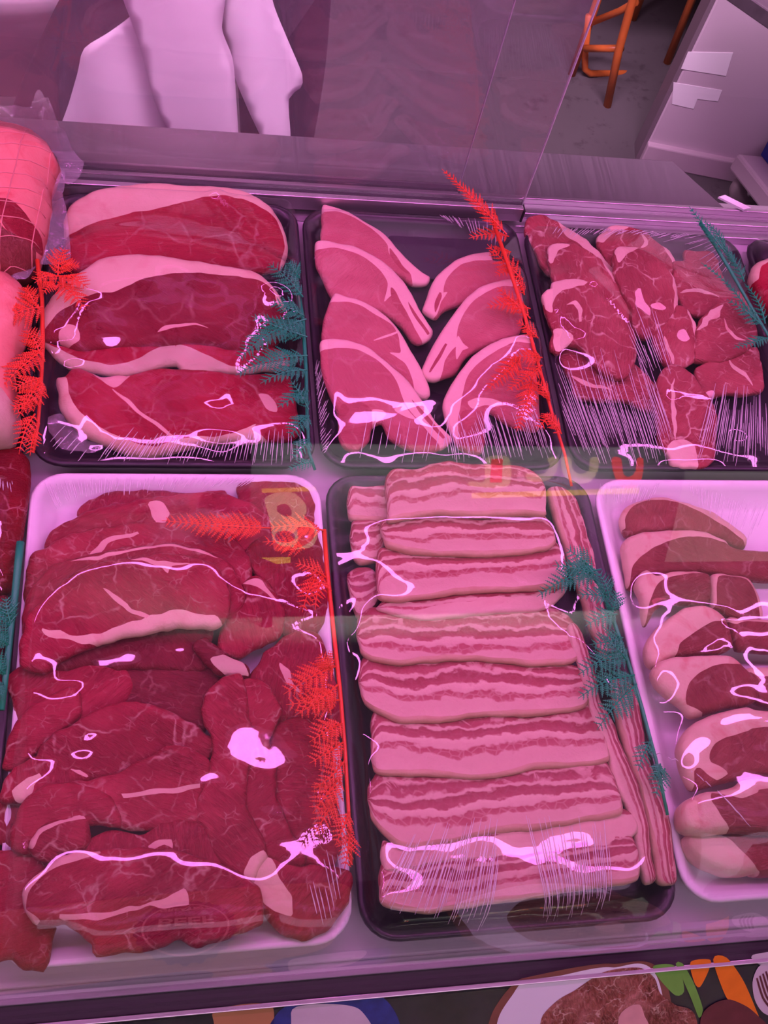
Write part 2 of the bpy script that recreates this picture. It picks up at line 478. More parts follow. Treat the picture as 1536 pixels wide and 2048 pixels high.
TOPS = {}                                   # tray -> top points of what lies in it, for draping its film
def slab(name, outline, mat, z0, sx=0.0, sy=0.0, ht=0.006, hb=0.006, r=0.006, regions=(), tray=None, wob=0.0012,
         und=0.0016, step=0.005, seed=0, grow=0.0, floor=0.0075, axis=None, dome=0.0, rind=None):
    """A cut of meat: outline (photo points) laid on its own tilted plane, rounded above and below. regions: (part name, points, material)
    become child meshes cut from the same surface."""
    rg = random.Random(seed * 31 + 5)
    cx = sum(p[0] for p in outline) / len(outline); cy = sum(p[1] for p in outline) / len(outline)
    c0 = at_z(cx, cy, z0)
    xc, yc = c0[0], c0[1]
    if grow:
        op = np.array(outline, float)
        nx_, pv = np.roll(op, -1, 0), np.roll(op, 1, 0)
        tn = nx_ - pv
        nr = np.stack([tn[:, 1], -tn[:, 0]], 1); nr /= np.linalg.norm(nr, axis=1)[:, None] + 1e-9
        if sum(op[:, 0] * nx_[:, 1] - nx_[:, 0] * op[:, 1]) < 0: nr = -nr
        outline = [tuple(p) for p in op + nr * grow]
    def world(P):
        return np.array([on_plane(px, py, z0, sx, sy, xc, yc)[:2] - (xc, yc) for px, py in P])
    O = smooth_closed(world(outline), step * 0.75)
    def jit(p, k):
        q = noise.noise_vector(Vector((p[0] * 90 + seed * 7.7, p[1] * 90, k)))
        return p + np.array([q[0], q[1]]) * wob
    O = np.array([jit(p, 1.0) for p in O])
    regs = []
    for rn, rp, rm in regions:
        Q = smooth_closed(world(rp), step * 0.75)
        regs.append((rn, np.array([jit(p, 3.0) for p in Q]), rm))
    if axis is not None:
        ax = np.array(axis, float); ax /= np.linalg.norm(ax)
    else:
        cov = np.cov(O.T); ev, evec = np.linalg.eigh(cov); ax = evec[:, 1]
    if ax[0] < 0: ax = -ax
    up = np.array([-ax[1], ax[0]])
    oa, oc = O @ ax, O @ up
    nb = 60
    bins = np.linspace(oa.min(), oa.max(), nb)
    lo_, hi_ = np.full(nb, np.nan), np.full(nb, np.nan)
    for i in range(len(O)):
        j = (i + 1) % len(O)
        a0, a1 = oa[i], oa[j]
        for b in range(nb):
            if min(a0, a1) - 1e-9 <= bins[b] <= max(a0, a1) + 1e-9:
                t = 0 if abs(a1 - a0) < 1e-9 else (bins[b] - a0) / (a1 - a0)
                c = oc[i] + t * (oc[j] - oc[i])
                lo_[b] = np.nanmin([lo_[b], c]); hi_[b] = np.nanmax([hi_[b], c])
    ok = ~np.isnan(lo_)
    lo_ = np.interp(bins, bins[ok], lo_[ok]); hi_ = np.interp(bins, bins[ok], hi_[ok])
    if rind is not None:                          # skin along the lower long edge
        wr = rind[1] * (1 + 0.25 * np.sin(bins * 60 + seed))
        Q = np.vstack([np.column_stack([bins, lo_ - 0.004]), np.column_stack([bins, lo_ + wr])[::-1]])
        Q[:, 0] = np.where(Q[:, 0] == bins[0], bins[0] - .004, np.where(Q[:, 0] == bins[-1], bins[-1] + .004, Q[:, 0]))
        regs.append(('rind', Q[:, :1] * ax + Q[:, 1:] * up, rind[0]))
    lo, hi = O.min(0), O.max(0)
    gx, gy = np.arange(lo[0], hi[0], step), np.arange(lo[1], hi[1], step * 0.87)
    G = []
    for iy, y in enumerate(gy):
        for x in gx:
            G.append((x + (iy % 2) * step / 2 + rg.uniform(-.15, .15) * step, y + rg.uniform(-.15, .15) * step))
    G = np.array(G)
    G = G[inside(G, O)]
    G = G[dist_to(G, O) > step * 0.45]
    for _, Q, _ in regs:
        if len(G): G = G[dist_to(G, Q) > step * 0.35]
    # extra rings near the rim give a round shoulder
    ringpts = []
    ctr = O.mean(0)
    for ins in (0.12, 0.38, 0.75):
        nrm = np.roll(O, -1, 0) - np.roll(O, 1, 0)
        nrm = np.stack([-nrm[:, 1], nrm[:, 0]], 1)
        nrm /= np.linalg.norm(nrm, axis=1)[:, None] + 1e-12
        cand = O + nrm * ins * r
        cand2 = O - nrm * ins * r
        ok1 = inside(cand, O)
        cand = np.where(ok1[:, None], cand, cand2)
        dd = dist_to(cand, O)
        cand = cand[inside(cand, O) & (dd > ins * r * 0.85)]
        for _, Q, _ in regs:
            if len(cand): cand = cand[dist_to(cand, Q) > 0.001]
        ringpts.append(cand)
    G = G[dist_to(G, O) > r * 0.9] if len(G) else G
    pts = [O]; edges = [(i, (i + 1) % len(O)) for i in range(len(O))]
    base = len(O)
    for _, Q, _ in regs:
        pts.append(Q); edges += [(base + i, base + (i + 1) % len(Q)) for i in range(len(Q))]
        base += len(Q)
    allp = np.vstack(pts + ringpts + ([G] if len(G) else []))
    sc = 100.0
    V, E, F, _, _, _ = delaunay_2d_cdt([Vector((float(p[0] * sc), float(p[1] * sc))) for p in allp], edges, [], 0, 1e-5)
    V = np.array([(v[0] / sc, v[1] / sc) for v in V])
    F = np.array([f for f in F if len(f) == 3])
    cen = V[F].mean(1)
    F = F[inside(cen, O)]
    cen = V[F].mean(1)
    d = dist_to(V, O)
    d[d < 2e-5] = 0
    q = np.sqrt(np.clip(1 - (1 - np.clip(d / r, 0, 1)) ** 2, 0, 1))
    nz = np.array([noise.fractal(Vector((float(p[0]) * 38 + seed * 3.1, float(p[1]) * 38, seed * 1.7)), 1.0, 2.0, 3) for p in V])
    nz2 = np.array([noise.noise(Vector((float(p[0]) * 14 + seed * 1.3, float(p[1]) * 14, seed * 2.9))) for p in V])
    bulge = dome * np.clip(d / max(d.max(), 1e-6), 0, 1)
    plane = z0 + sx * V[:, 0] + sy * V[:, 1] + nz2 * und * 1.2
    wz = plane + q * (ht + und * nz) + bulge * q
    zb = plane - q * hb
    wz = np.maximum(wz, floor + 0.0015); zb = np.maximum(zb, floor)
    zr = np.maximum(plane, floor + 0.0005)
    n = len(V)
    rim = d == 0
    wz[rim] = zr[rim]; zb[rim] = zr[rim]
    # orientation
    a = V[F]
    ar = np.cross(a[:, 1] - a[:, 0], a[:, 2] - a[:, 0])
    F[ar < 0] = F[ar < 0][:, ::-1]
    al, acr = V @ ax, V @ up
    L, H = np.interp(al, bins, lo_), np.interp(al, bins, hi_)
    vv = np.clip((acr - L) / np.maximum(H - L, 1e-4), 0, 1)
    who = np.full(len(F), -1)
    for k, (_, Q, _) in enumerate(regs):
        who[inside(cen, Q)] = k
    top = np.column_stack([V, wz - z0]); bot = np.column_stack([V, zb - z0])
    if tray is not None:
        TOPS.setdefault(tray, []).append(top + np.array([xc, yc, z0]))
    def piece(k, nm, mt, parent, loc):
        f = F[who == k]
        if len(f) == 0: return None
        used = np.unique(f)
        tm = {int(v): i for i, v in enumerate(used)}
        verts = [top[v] for v in used]; uvs = [(al[v], vv[v]) for v in used]
        bm_ = {}
        for v in used:
            if rim[v]: bm_[int(v)] = tm[int(v)]
            else:
                bm_[int(v)] = len(verts); verts.append(bot[v]); uvs.append((al[v], vv[v]))
        faces = [tuple(tm[int(i)] for i in t) for t in f] + [tuple(bm_[int(i)] for i in t)[::-1] for t in f]
        o = link_mesh(nm, verts, faces, mt, parent, loc)
        uvl = o.data.uv_layers.new(name='along')
        li = np.zeros(len(o.data.loops), dtype=np.int32)
        o.data.loops.foreach_get('vertex_index', li)
        uvl.data.foreach_set('uv', np.array(uvs, dtype=np.float32)[li].ravel())
        return o
    root = piece(-1, name, mat, None, (xc, yc, z0))
    for k, (rn, _, rm) in enumerate(regs):
        piece(k, rn, rm, root, None)
    return root

def rounded_rect(x0, x1, y0, y1, r, n=7):
    out = []
    for cx, cy, a0 in ((x1 - r, y1 - r, 0), (x0 + r, y1 - r, 90), (x0 + r, y0 + r, 180), (x1 - r, y0 + r, 270)):
        for k in range(n):
            a = math.radians(a0 + 90 * k / (n - 1))
            out.append((cx + r * math.cos(a), cy + r * math.sin(a)))
    return out

TRAYS = {}
def tray(key, x0, x1, y0, y1, mat, label, depth=0.03, group=None):
    b = MB()
    prof = [(0.016, 0.001), (0.004, depth - 0.004), (0.0, depth - 0.002), (0.0005, depth + 0.001), (0.003, depth + 0.002), (0.008, depth), (0.012, depth - 0.004), (0.024, 0.009), (0.030, 0.007)]
    rings = []
    for ins, z in prof:
        rr = max(0.034 - ins, 0.006)
        rings.append([(x, y, z) for x, y in rounded_rect(x0 + ins, x1 - ins, y0 + ins, y1 - ins, rr)])
    b.loft(rings)
    c = ((x0 + x1) / 2, (y0 + y1) / 2, 0)
    o = b.build('foam_tray', mat, None, True, c)
    tag(o, label, 'tray', group)
    TRAYS[key] = (o, x0, x1, y0, y1, depth)
    return o

def film(key, ridges=(), creases=(), seed=0, clear=0.0025):
    """clingfilm stretched over the tray: a membrane that rests on the rim and on whatever stands higher"""
    o, x0, x1, y0, y1, depth = TRAYS[key]
    h = 0.004
    nx, ny = int((x1 - x0) / h) + 1, int((y1 - y0) / h) + 1
    X, Y = np.linspace(x0, x1, nx), np.linspace(y0, y1, ny)
    XX, YY = np.meshgrid(X, Y)
    ob = np.full((ny, nx), -1.0)
    for T in TOPS.get(key, []):
        ix = np.clip(np.round((T[:, 0] - x0) / (x1 - x0) * (nx - 1)).astype(int), 0, nx - 1)
        iy = np.clip(np.round((T[:, 1] - y0) / (y1 - y0) * (ny - 1)).astype(int), 0, ny - 1)
        np.maximum.at(ob, (iy, ix), T[:, 2] + clear)
    pad = np.pad(ob, 1, constant_values=-1)
    ob = np.max([pad[a:a + ny, b:b + nx] for a in range(3) for b in range(3)], axis=0)
    rimz = depth + 0.0028
    z = np.maximum(np.full((ny, nx), rimz), ob)
    for it in range(260):
        a = z.copy()
        a[1:-1, 1:-1] = (z[:-2, 1:-1] + z[2:, 1:-1] + z[1:-1, :-2] + z[1:-1, 2:]) / 4
        z = np.maximum(a, ob)
        z[0, :] = z[-1, :] = rimz; z[:, 0] = z[:, -1] = rimz
    for it in range(14):
        z[1:-1, 1:-1] = (z[:-2, 1:-1] + z[2:, 1:-1] + z[1:-1, :-2] + z[1:-1, 2:] + 2 * z[1:-1, 1:-1]) / 6
    for pts, amp, wid in ridges:                 # folds: photo points along a fold line
        Q = np.array([at_z(px, py, 0.055)[:2] for px, py in pts])
        g = np.column_stack([XX.ravel(), YY.ravel()])
        d = np.full(len(g), 9.0); fold = np.zeros(len(g))
        for i in range(len(Q) - 1):
            ab = Q[i + 1] - Q[i]
            t = np.clip(((g - Q[i]) @ ab) / (ab @ ab), 0, 1)
            near = Q[i] + t[:, None] * ab
            dd = np.linalg.norm(g - near, axis=1)
            yc = near[:, 1]
            # tilt that turns the film towards the closer lamp
            cam_a = np.arctan(yc / 0.92)
            s1 = np.tan((cam_a - np.arctan((0.425 - yc) / 0.76)) / 2); s2 = np.tan((cam_a - np.arctan((0.93 - yc) / 0.76)) / 2)
            need = np.where(np.abs(s1) < np.abs(s2), s1, s2)
            c2 = max(0.3, (ab[0] ** 2) / (ab @ ab))
            hit = dd < d
            fold = np.where(hit, need / c2 * (g[:, 1] - yc), fold)
            d = np.minimum(d, dd)
        amp = 1.0
        wid = wid * 1.3
        z += (amp * fold * np.exp(-(d / wid) ** 2)).reshape(ny, nx)
    z += np.array([[0.0007 * noise.noise(Vector((x * 24, y * 40, seed * 3.3))) for x in X] for y in Y])
    z[0, :] = z[-1, :] = rimz; z[:, 0] = z[:, -1] = rimz
    rr = rounded_rect(x0 + 0.0005, x1 - 0.0005, y0 + 0.0005, y1 - 0.0005, 0.033)
    keep = inside(np.column_stack([XX.ravel(), YY.ravel()]), np.array(rr)).reshape(ny, nx)
    idx = -np.ones((ny, nx), int)
    verts = []
    cx, cy = (x0 + x1) / 2, (y0 + y1) / 2
    for j in range(ny):
        for i in range(nx):
            if keep[j, i]:
                idx[j, i] = len(verts); verts.append((X[i] - cx, Y[j] - cy, z[j, i]))
    faces = []
    for j in range(ny - 1):
        for i in range(nx - 1):
            q = (idx[j, i], idx[j, i + 1], idx[j + 1, i + 1], idx[j + 1, i])
            if min(q) >= 0: faces.append(q)
    f = link_mesh('cling_film', verts, faces, M['film'], o)
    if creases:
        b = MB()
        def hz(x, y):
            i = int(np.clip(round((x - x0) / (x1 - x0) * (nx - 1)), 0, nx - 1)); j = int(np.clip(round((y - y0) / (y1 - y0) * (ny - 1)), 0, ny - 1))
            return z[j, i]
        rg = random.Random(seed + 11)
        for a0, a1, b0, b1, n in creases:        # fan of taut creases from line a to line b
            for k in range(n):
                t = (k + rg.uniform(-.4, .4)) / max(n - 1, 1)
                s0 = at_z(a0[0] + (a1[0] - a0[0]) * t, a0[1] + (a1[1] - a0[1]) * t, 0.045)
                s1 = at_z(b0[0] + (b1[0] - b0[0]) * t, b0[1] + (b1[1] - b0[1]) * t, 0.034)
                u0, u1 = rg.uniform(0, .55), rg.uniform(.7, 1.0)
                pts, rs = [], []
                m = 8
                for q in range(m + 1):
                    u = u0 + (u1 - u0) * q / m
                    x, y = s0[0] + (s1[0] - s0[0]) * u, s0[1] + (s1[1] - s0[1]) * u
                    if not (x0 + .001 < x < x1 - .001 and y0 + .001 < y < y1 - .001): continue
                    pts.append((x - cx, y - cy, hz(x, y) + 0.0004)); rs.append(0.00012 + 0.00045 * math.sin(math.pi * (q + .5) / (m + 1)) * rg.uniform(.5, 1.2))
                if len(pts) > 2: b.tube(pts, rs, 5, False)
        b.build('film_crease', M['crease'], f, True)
    return f

# ================================================================== the room
def flat_structure(name, verts, faces, mat):
    return structure(link_mesh(name, verts, faces, mat, None, None, False))
kf = NT('mottled_shop_floor')
_v = kf.obj()
_n = kf.noise(_v, 1.6, 4, 0.6, 0.4); _sp = kf.noise(_v, 26, 5, 0.7)
_c = kf.mixc(_n.outputs[0], (0.085, 0.080, 0.082), (0.13, 0.122, 0.122))
_c = kf.mixc(kf.ramp(_sp.outputs[0], [(0.56, (0, 0, 0)), (0.66, (0.55,) * 3)]).outputs[0], _c, (0.05, 0.04, 0.045))
kf.principled(_c, 0.5, 0, 0.5)
M['floor'] = kf.m
M['wall'] = plain('painted_wall', (0.55, 0.52, 0.52), 0.6, 0, 0.05, 6)
b = MB(); b.box(-3, 4, -4, 4.2, -0.80, -0.75); structure(b.build('floor', M['floor']))
b = MB(); b.box(-3, 4, 4.2, 4.3, -0.75, 2.05); structure(b.build('wall_back', M['wall']))
b = MB(); b.box(-3.1, -3, -4, 4.3, -0.75, 2.05); structure(b.build('wall_left', M['wall']))
b = MB(); b.box(-3.1, 4, -4, 4.3, 2.05, 2.12); structure(b.build('ceiling', M['wall']))

# ================================================================== display counter
ctr = empty('display_counter', (0.3, 0.6, -0.75))
tag(ctr, 'steel refrigerated meat counter with sloping front glass and pink lamps', 'display counter')
def cpart(b, name, mat, **kw):
    o = b.build(name, mat, None, **kw)
    o.parent = ctr
    o.matrix_parent_inverse = Matrix.Translation((-0.3, -0.6, 0.75))
    return o
X0, X1 = -1.3, 1.75
b = MB(); b.box(X0, X1, 0.109, 0.992, -0.03, 0.0); cpart(b, 'deck', M['deck'], bevel=0.002)
b = MB(); b.box(X0, X1, 0.097, 0.109, -0.03, -0.006); cpart(b, 'front_lip', M['deck'], bevel=0.001)
b = MB(); b.box(X0, X1, 0.0815, 0.097, -0.03, -0.010); cpart(b, 'glass_channel', M['gasket'], bevel=0.001)
b = MB(); b.box(X0, X1, 0.0775, 0.0815, -0.03, -0.006); cpart(b, 'front_trim', M['alu'], bevel=0.0006)
b = MB(); b.box(X0, X1, 0.30, 1.10, -0.75, -0.03); cpart(b, 'base', M['steel'])
# rear track and serving ledge
b = MB()
b.box(X0, X1, 0.988, 1.004, 0.0, 0.012); b.box(X0, X1, 1.004, 1.012, 0.0, 0.020); b.box(X0, X1, 1.012, 1.030, 0.0, 0.013); b.box(X0, X1, 1.030, 1.036, 0.0, 0.022)
cpart(b, 'rear_track', M['alu'], bevel=0.0012)
b = MB()
poly = [(X0, 1.036), (0.705, 1.036), (0.775, 1.036), (0.705, 1.144), (X0, 1.137)]
b.loft([[(x, y, z) for x, y in poly] for z in (-0.03, 0.004)])
cpart(b, 'serving_ledge', M['worktop'], bevel=0.002)
b = MB(); b.box(0.70, X1, 1.030, 1.046, -0.03, 0.006); cpart(b, 'ledge_return', M['alu'], bevel=0.001)
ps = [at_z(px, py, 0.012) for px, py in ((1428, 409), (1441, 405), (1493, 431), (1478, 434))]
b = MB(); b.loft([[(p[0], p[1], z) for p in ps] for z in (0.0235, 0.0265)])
cs = b.build('painted_glint', plain('glint_white', (0.92, 0.94, 0.93), 0.3), None)  # white strip painting in a bright glint on the ledge
tag(cs, 'short white strip painted as a bright glint on the ledge by the tall green fern', 'strip')
# front glass: upright at its foot, leaning back further up
b = MB()
prof = []
y, z = 0.0895, -0.010
for k in range(25):
    a = math.radians(3 + 27 * k / 24)
    prof.append((y, z, a))
    y += math.sin(a) * 0.0370; z += math.cos(a) * 0.0370
th = 0.006
ring_f = [(y - math.cos(a) * th / 2, z + math.sin(a) * th / 2) for y, z, a in prof]
ring_b = [(y + math.cos(a) * th / 2, z - math.sin(a) * th / 2) for y, z, a in prof]
ring = ring_f + ring_b[::-1]
b.loft([[(x, yy, zz) for yy, zz in ring] for x in (X0, X1)])
fg = cpart(b, 'front_glass', M['glass'], smooth=False)
bmg = bmesh.new(); bmg.from_mesh(fg.data)
for f_ in bmg.faces: f_.smooth = True
for e_ in bmg.edges: e_.smooth = e_.calc_face_angle(0.0) < 0.5
bmg.to_mesh(fg.data); bmg.free()
gt = prof[-1]
b = MB(); b.box(X0, X1, gt[0] - 0.02, 1.05, gt[1], gt[1] + 0.07); cpart(b, 'canopy', M['cano'], bevel=0.004)
for yy in (0.425, 0.93):
    b = MB(); b.box(-1.15, 1.6, yy - 0.034, yy + 0.034, gt[1] - 0.016, gt[1]); hs = cpart(b, 'lamp_housing', M['lamp_body'], bevel=0.002)
    b = MB()
    pts = [(yy + 0.0165 * math.cos(t), gt[1] - 0.016 - 0.010 * math.sin(t)) for t in [math.pi * q / 8 for q in range(9)]]
    b.loft([[(x, py, pz) for py, pz in pts] for x in (-1.13, 1.58)])
    lt = b.build('lamp_tube', M['lamp'], None, smooth=False)
    lt.parent = hs

def rear_door(xr, yc, label, rail, h0):
    t = empty('sliding_glass_door', (xr - 0.45, yc, 0.022))
    tag(t, label, 'sliding door', 'rear sliding doors of the counter')
    ox, oy, oz = xr - 0.45, yc, 0.022
    b = MB(); b.box(xr - 0.9, xr, yc - 0.002, yc + 0.002, h0 + 0.004, gt[1] - 0.002)
    b.build('pane', M['door_glass'], t, loc=(ox, oy, oz))
    b = MB(); b.box(xr, xr + 0.0012, yc - 0.002, yc + 0.002, h0 + 0.004, gt[1] - 0.002); b.build('polished_edge', M['glass_edge'], t, loc=(ox, oy, oz))
    if rail:
        b = MB(); b.box(xr - 0.9, xr, yc - 0.012, yc - 0.004, 0.0225, h0 + 0.006); b.box(xr - 0.9, xr, yc + 0.003, yc + 0.007, 0.0225, h0 + 0.010)
        b.build('bottom_rail', M['alu'], t, loc=(ox, oy, oz), bevel=0.0008)
        b = MB(); b.box(xr - 0.9, xr + 0.003, yc - 0.004, yc + 0.003, 0.0225, h0 + 0.003); b.box(xr, xr + 0.003, yc - 0.013, yc + 0.008, 0.0222, h0 + 0.004)
        b.build('rail_gasket', M['gasket'], t, loc=(ox, oy, oz), bevel=0.0006)
rear_door(0.441, 0.998, 'glass sliding door nearest the meat, its rail ending beside the red fern', True, 0.038)
rear_door(0.3585, 1.022, 'glass sliding door behind the other, its edge further left', True, 0.032)

# sloping poster panel under the glass
PSY = 1.04
def onp(px, py, lift=0.0):
    p = on_plane(px, py, -0.012 + lift, 0.0, PSY, 0.0, 0.0765)
    return tuple(p)
pz = lambda y: -0.012 + PSY * (y - 0.0765)
pst = empty('food_poster', (0.3, 0.02, pz(0.02)))
tag(pst, 'printed food poster on the counter front showing roast steak and vegetables', 'poster')
def pp(b, name, mat, smooth=False):
    return b.build(name, mat, pst, smooth, loc=(0.3, 0.02, pz(0.02)))
b = MB(); b.hexa([(X0, -0.30, pz(-0.30) - .004), (X1, -0.30, pz(-0.30) - .004), (X1, 0.0765, pz(0.0765) - .004), (X0, 0.0765, pz(0.0765) - .004),
                  (X0, -0.30, pz(-0.30)), (X1, -0.30, pz(-0.30)), (X1, 0.0765, pz(0.0765)), (X0, 0.0765, pz(0.0765))])
M['pr_dark'] = plain('print_dark_backdrop', (0.022, 0.022, 0.034), 0.5, 0, 0.8, 25, 0.0, 0.12)
pp(b, 'panel', M['pr_dark'])
def print_shape(name, pts, mat, lift, step=0.003):
    Q = smooth_closed(np.array([onp(px, py)[:2] for px, py in pts]), step)
    tl = bpy_fill(Q)
    vs = [(x, y, pz(y) + lift) for x, y in Q]
    b = MB(); b.add(vs, tl)
    return pp(b, name, mat)
def bpy_fill(Q):
    V, E, F, _, _, _ = delaunay_2d_cdt([Vector((float(x) * 100, float(y) * 100)) for x, y in Q], [(i, (i + 1) % len(Q)) for i in range(len(Q))], [], 1, 1e-6)
    n = len(Q)
    return [tuple(f) for f in F if all(i < n for i in f)]
M['pr_plate'] = plain('print_plate', (0.80, 0.76, 0.84), 0.5, 0, 0.05, 8, 0.0, 0.12)
M['pr_rim'] = plain('print_plate_rim', (0.20, 0.08, 0.06), 0.5, 0, 0.3, 60, 0.0, 0.12)
M['pr_steak'] = lean_meat('print_steak', (0.08, 0.02, 0.015), (0.34, 0.10, 0.07), (0.72, 0.30, 0.26), 0.7, (0.85, 0.6, 0.5), scale=1.6, fibre=1.2)
M['pr_cut'] = plain('print_steak_inside', (0.72, 0.36, 0.36), 0.5, 0, 0.2, 60, 0.0, 0.12)
M['pr_green'] = plain('print_green_bean', (0.16, 0.42, 0.07), 0.5, 0, 0.25, 40, 0.0, 0.12)
M['pr_orange'] = plain('print_carrot', (0.90, 0.22, 0.02), 0.5, 0, 0.2, 60, 0.0, 0.12)
M['pr_onion'] = plain('print_red_onion', (0.11, 0.025, 0.04), 0.5, 0, 0.5, 50, 0.0, 0.12)
M['pr_pale'] = plain('print_garlic', (0.62, 0.52, 0.60), 0.5, 0, 0.15, 40, 0.0, 0.12)
M['pr_wood'] = plain('print_wood', (0.45, 0.22, 0.10), 0.5, 0, 0.2, 20, 0.0, 0.12)
M['pr_blue'] = plain('print_blue_cloth', (0.03, 0.04, 0.22), 0.5, 0, 0.5, 90, 0.0, 0.12)
print_shape('plate_rim_print', cr('P', [(40, 520), (70, 430), (130, 340), (190, 280), (260, 250), (700, 180), (1000, 300), (1100, 1500), (700, 1900), (100, 1500), (0, 700)]), M['pr_rim'], 0.0004)
print_shape('plate_print', cr('P', [(85, 520), (110, 440), (170, 350), (235, 275), (420, 245), (700, 200), (960, 300), (1060, 1480), (700, 1850), (150, 1450), (60, 700)]), M['pr_plate'], 0.0008)
print_shape('steak_print', cr('P', [(320, 500), (345, 440), (420, 370), (500, 325), (580, 270), (660, 225), (760, 205), (860, 205), (930, 260), (960, 340), (1040, 400), (1150, 470), (1180, 900), (1000, 1350), (600, 1400), (350, 1000), (300, 700)]), M['pr_steak'], 0.0012)
print_shape('steak_cut_print', cr('P', [(740, 460), (790, 410), (850, 400), (875, 460), (900, 520), (860, 600), (740, 560)]), M['pr_cut'], 0.0016)
print_shape('pepper_print', cr('P', [(920, 195), (1020, 185), (1070, 240), (1085, 330), (1040, 350), (960, 270)]), M['pr_green'], 0.0014)
print_shape('bean_print', cr('P', [(1040, 180), (1075, 178), (1130, 270), (1170, 370), (1185, 430), (1165, 470), (1120, 360), (1080, 270)]), M['pr_green'], 0.0016)
print_shape('carrot_print', cr('P', [(1120, 172), (1225, 160), (1215, 220), (1170, 305), (1140, 280)]), M['pr_orange'], 0.0014)
print_shape('carrot_print', cr('P', [(1240, 158), (1310, 148), (1400, 270), (1470, 430), (1480, 470), (1390, 430), (1310, 360)]), M['pr_orange'], 0.0016)
print_shape('onion_print', cr('P', [(1170, 500), (1195, 430), (1260, 385), (1330, 372), (1420, 410), (1480, 460), (1530, 520), (1500, 650), (1200, 620)]), M['pr_onion'], 0.0018)
print_shape('onion_print', cr('P', [(1450, 280), (1480, 200), (1540, 170), (1640, 200), (1640, 460), (1520, 450), (1465, 380)]), M['pr_pale'], 0.0014)
for k in range(4):
    print_shape('onion_line_print', cr('P', [(1468 + 16 * k, 260 - 12 * k), (1476 + 16 * k, 256 - 12 * k), (1510 + 18 * k, 360 - 8 * k), (1560 + 18 * k, 430 - 6 * k), (1552 + 18 * k, 436 - 6 * k), (1500 + 18 * k, 366 - 8 * k)]), M['pr_onion'], 0.0018)
print_shape('corner_dish_print', cr('P', [(1450, 135), (1640, 110), (1640, 165), (1490, 185)]), M['pr_pale'], 0.0012)
print_shape('board_print', cr('I', [(-200, 2900), (-200, 2150), (380, 2080), (430, 2021), (540, 2010), (560, 2080), (700, 2200), (760, 2900)]), M['pr_wood'], 0.0006)
print_shape('cloth_print', cr('I', [(552, 2030), (600, 2005), (760, 1992), (790, 2080), (552, 2080)]), M['pr_blue'], 0.0006)
print_shape('garlic_print', cr('I', [(582, 2035), (592, 2014), (660, 2008), (720, 2020), (745, 2080), (600, 2080)]), M['pr_pale'], 0.0010)

# round badge low on the poster, out of the picture but mirrored in the glass
M['pr_badge'] = plain('print_badge', (0.07, 0.015, 0.05), 0.5, 0, 0.2, 30, 0.0, 0.12)
M['pr_badge_ink'] = plain('print_badge_ink', (0.75, 0.42, 0.42), 0.5, 0, 0.1, 30, 0.0, 0.12)
def badge(rx, ry, teeth, lift, mat, inner=None):
    bx_, by_ = 0.008, -0.092
    n = 96
    Q = [(bx_ + rx * (1 + teeth * (k % 4 < 2)) * math.cos(2 * math.pi * k / n), by_ + ry * (1 + teeth * (k % 4 < 2)) * math.sin(2 * math.pi * k / n)) for k in range(n)]
    b = MB()
    if inner:
        I = [(bx_ + (rx - inner) * math.cos(2 * math.pi * k / n), by_ + (ry - inner * ry / rx) * math.sin(2 * math.pi * k / n)) for k in range(n)]
        b.add([(x, y, pz(y) + lift) for x, y in Q + I], [(k, (k + 1) % n, n + (k + 1) % n, n + k) for k in range(n)])
    else:
        b.add([(x, y, pz(y) + lift) for x, y in Q], [tuple(range(n))])
    return pp(b, 'badge_print', mat)
badge(0.052, 0.135, 0.05, 0.0010, M['pr_badge'])
badge(0.046, 0.118, 0.0, 0.0014, M['pr_badge_ink'], 0.0022)
for txt, size, yy in (('BEEF', 0.030, -0.125), ('GREATEST', 0.0125, -0.185)):
    cu = bpy.data.curves.new('badge_text', 'FONT'); cu.body = txt; cu.size = size; cu.align_x = 'CENTER'; cu.extrude = 0.0001; cu.offset = 0.0006
    cu.materials.append(M['pr_badge_ink'])
    tmp_ = bpy.data.objects.new('badge_text', cu); to = bpy.data.objects.new('badge_text', bpy.data.meshes.new_from_object(tmp_)); bpy.data.objects.remove(tmp_); COL.objects.link(to); to.parent = pst
    nrm = Vector((0, -PSY, 1)).normalized(); ey = Vector((0, 1, PSY)).normalized()
    mt = Matrix(((1, 0, 0), ey * 2.6, nrm)).transposed().to_4x4()
    mt.translation = Vector((0.008, yy, pz(yy) + 0.0016)) - Vector(pst.location)
    to.matrix_local = mt

# pavement sign on the customers' side, seen only as a reflection in the front glass
M['sg_dark'] = plain('sign_board_black', (0.006, 0.006, 0.007), 0.8, 0, 0.06, 30, 0.0, 0.1)
M['sg_cream'] = plain('sign_cream', (0.95, 0.78, 0.52), 0.6, 0, 0.03, 20)
M['sg_red'] = plain('sign_red', (0.85, 0.07, 0.05), 0.6, 0, 0.05, 20)
M['sg_yellow'] = plain('sign_yellow', (0.95, 0.62, 0.08), 0.6, 0, 0.05, 20)
sg = empty('price_sign', (0.8, -2.21, -0.75))
tag(sg, 'black price sign with cream red and yellow figures, mirrored in the front glass', 'sign')
def sgp(b, name, mat): return b.build(name, mat, sg, loc=tuple(sg.location))
b = MB(); b.box(0.20, 1.50, -2.225, -2.201, -0.46, 0.12); sgp(b, 'board', M['sg_dark'])
for xx in (0.25, 1.43):
    b = MB(); b.box(xx, xx + 0.03, -2.225, -2.201, -0.75, -0.46); sgp(b, 'leg', M['sg_dark'])
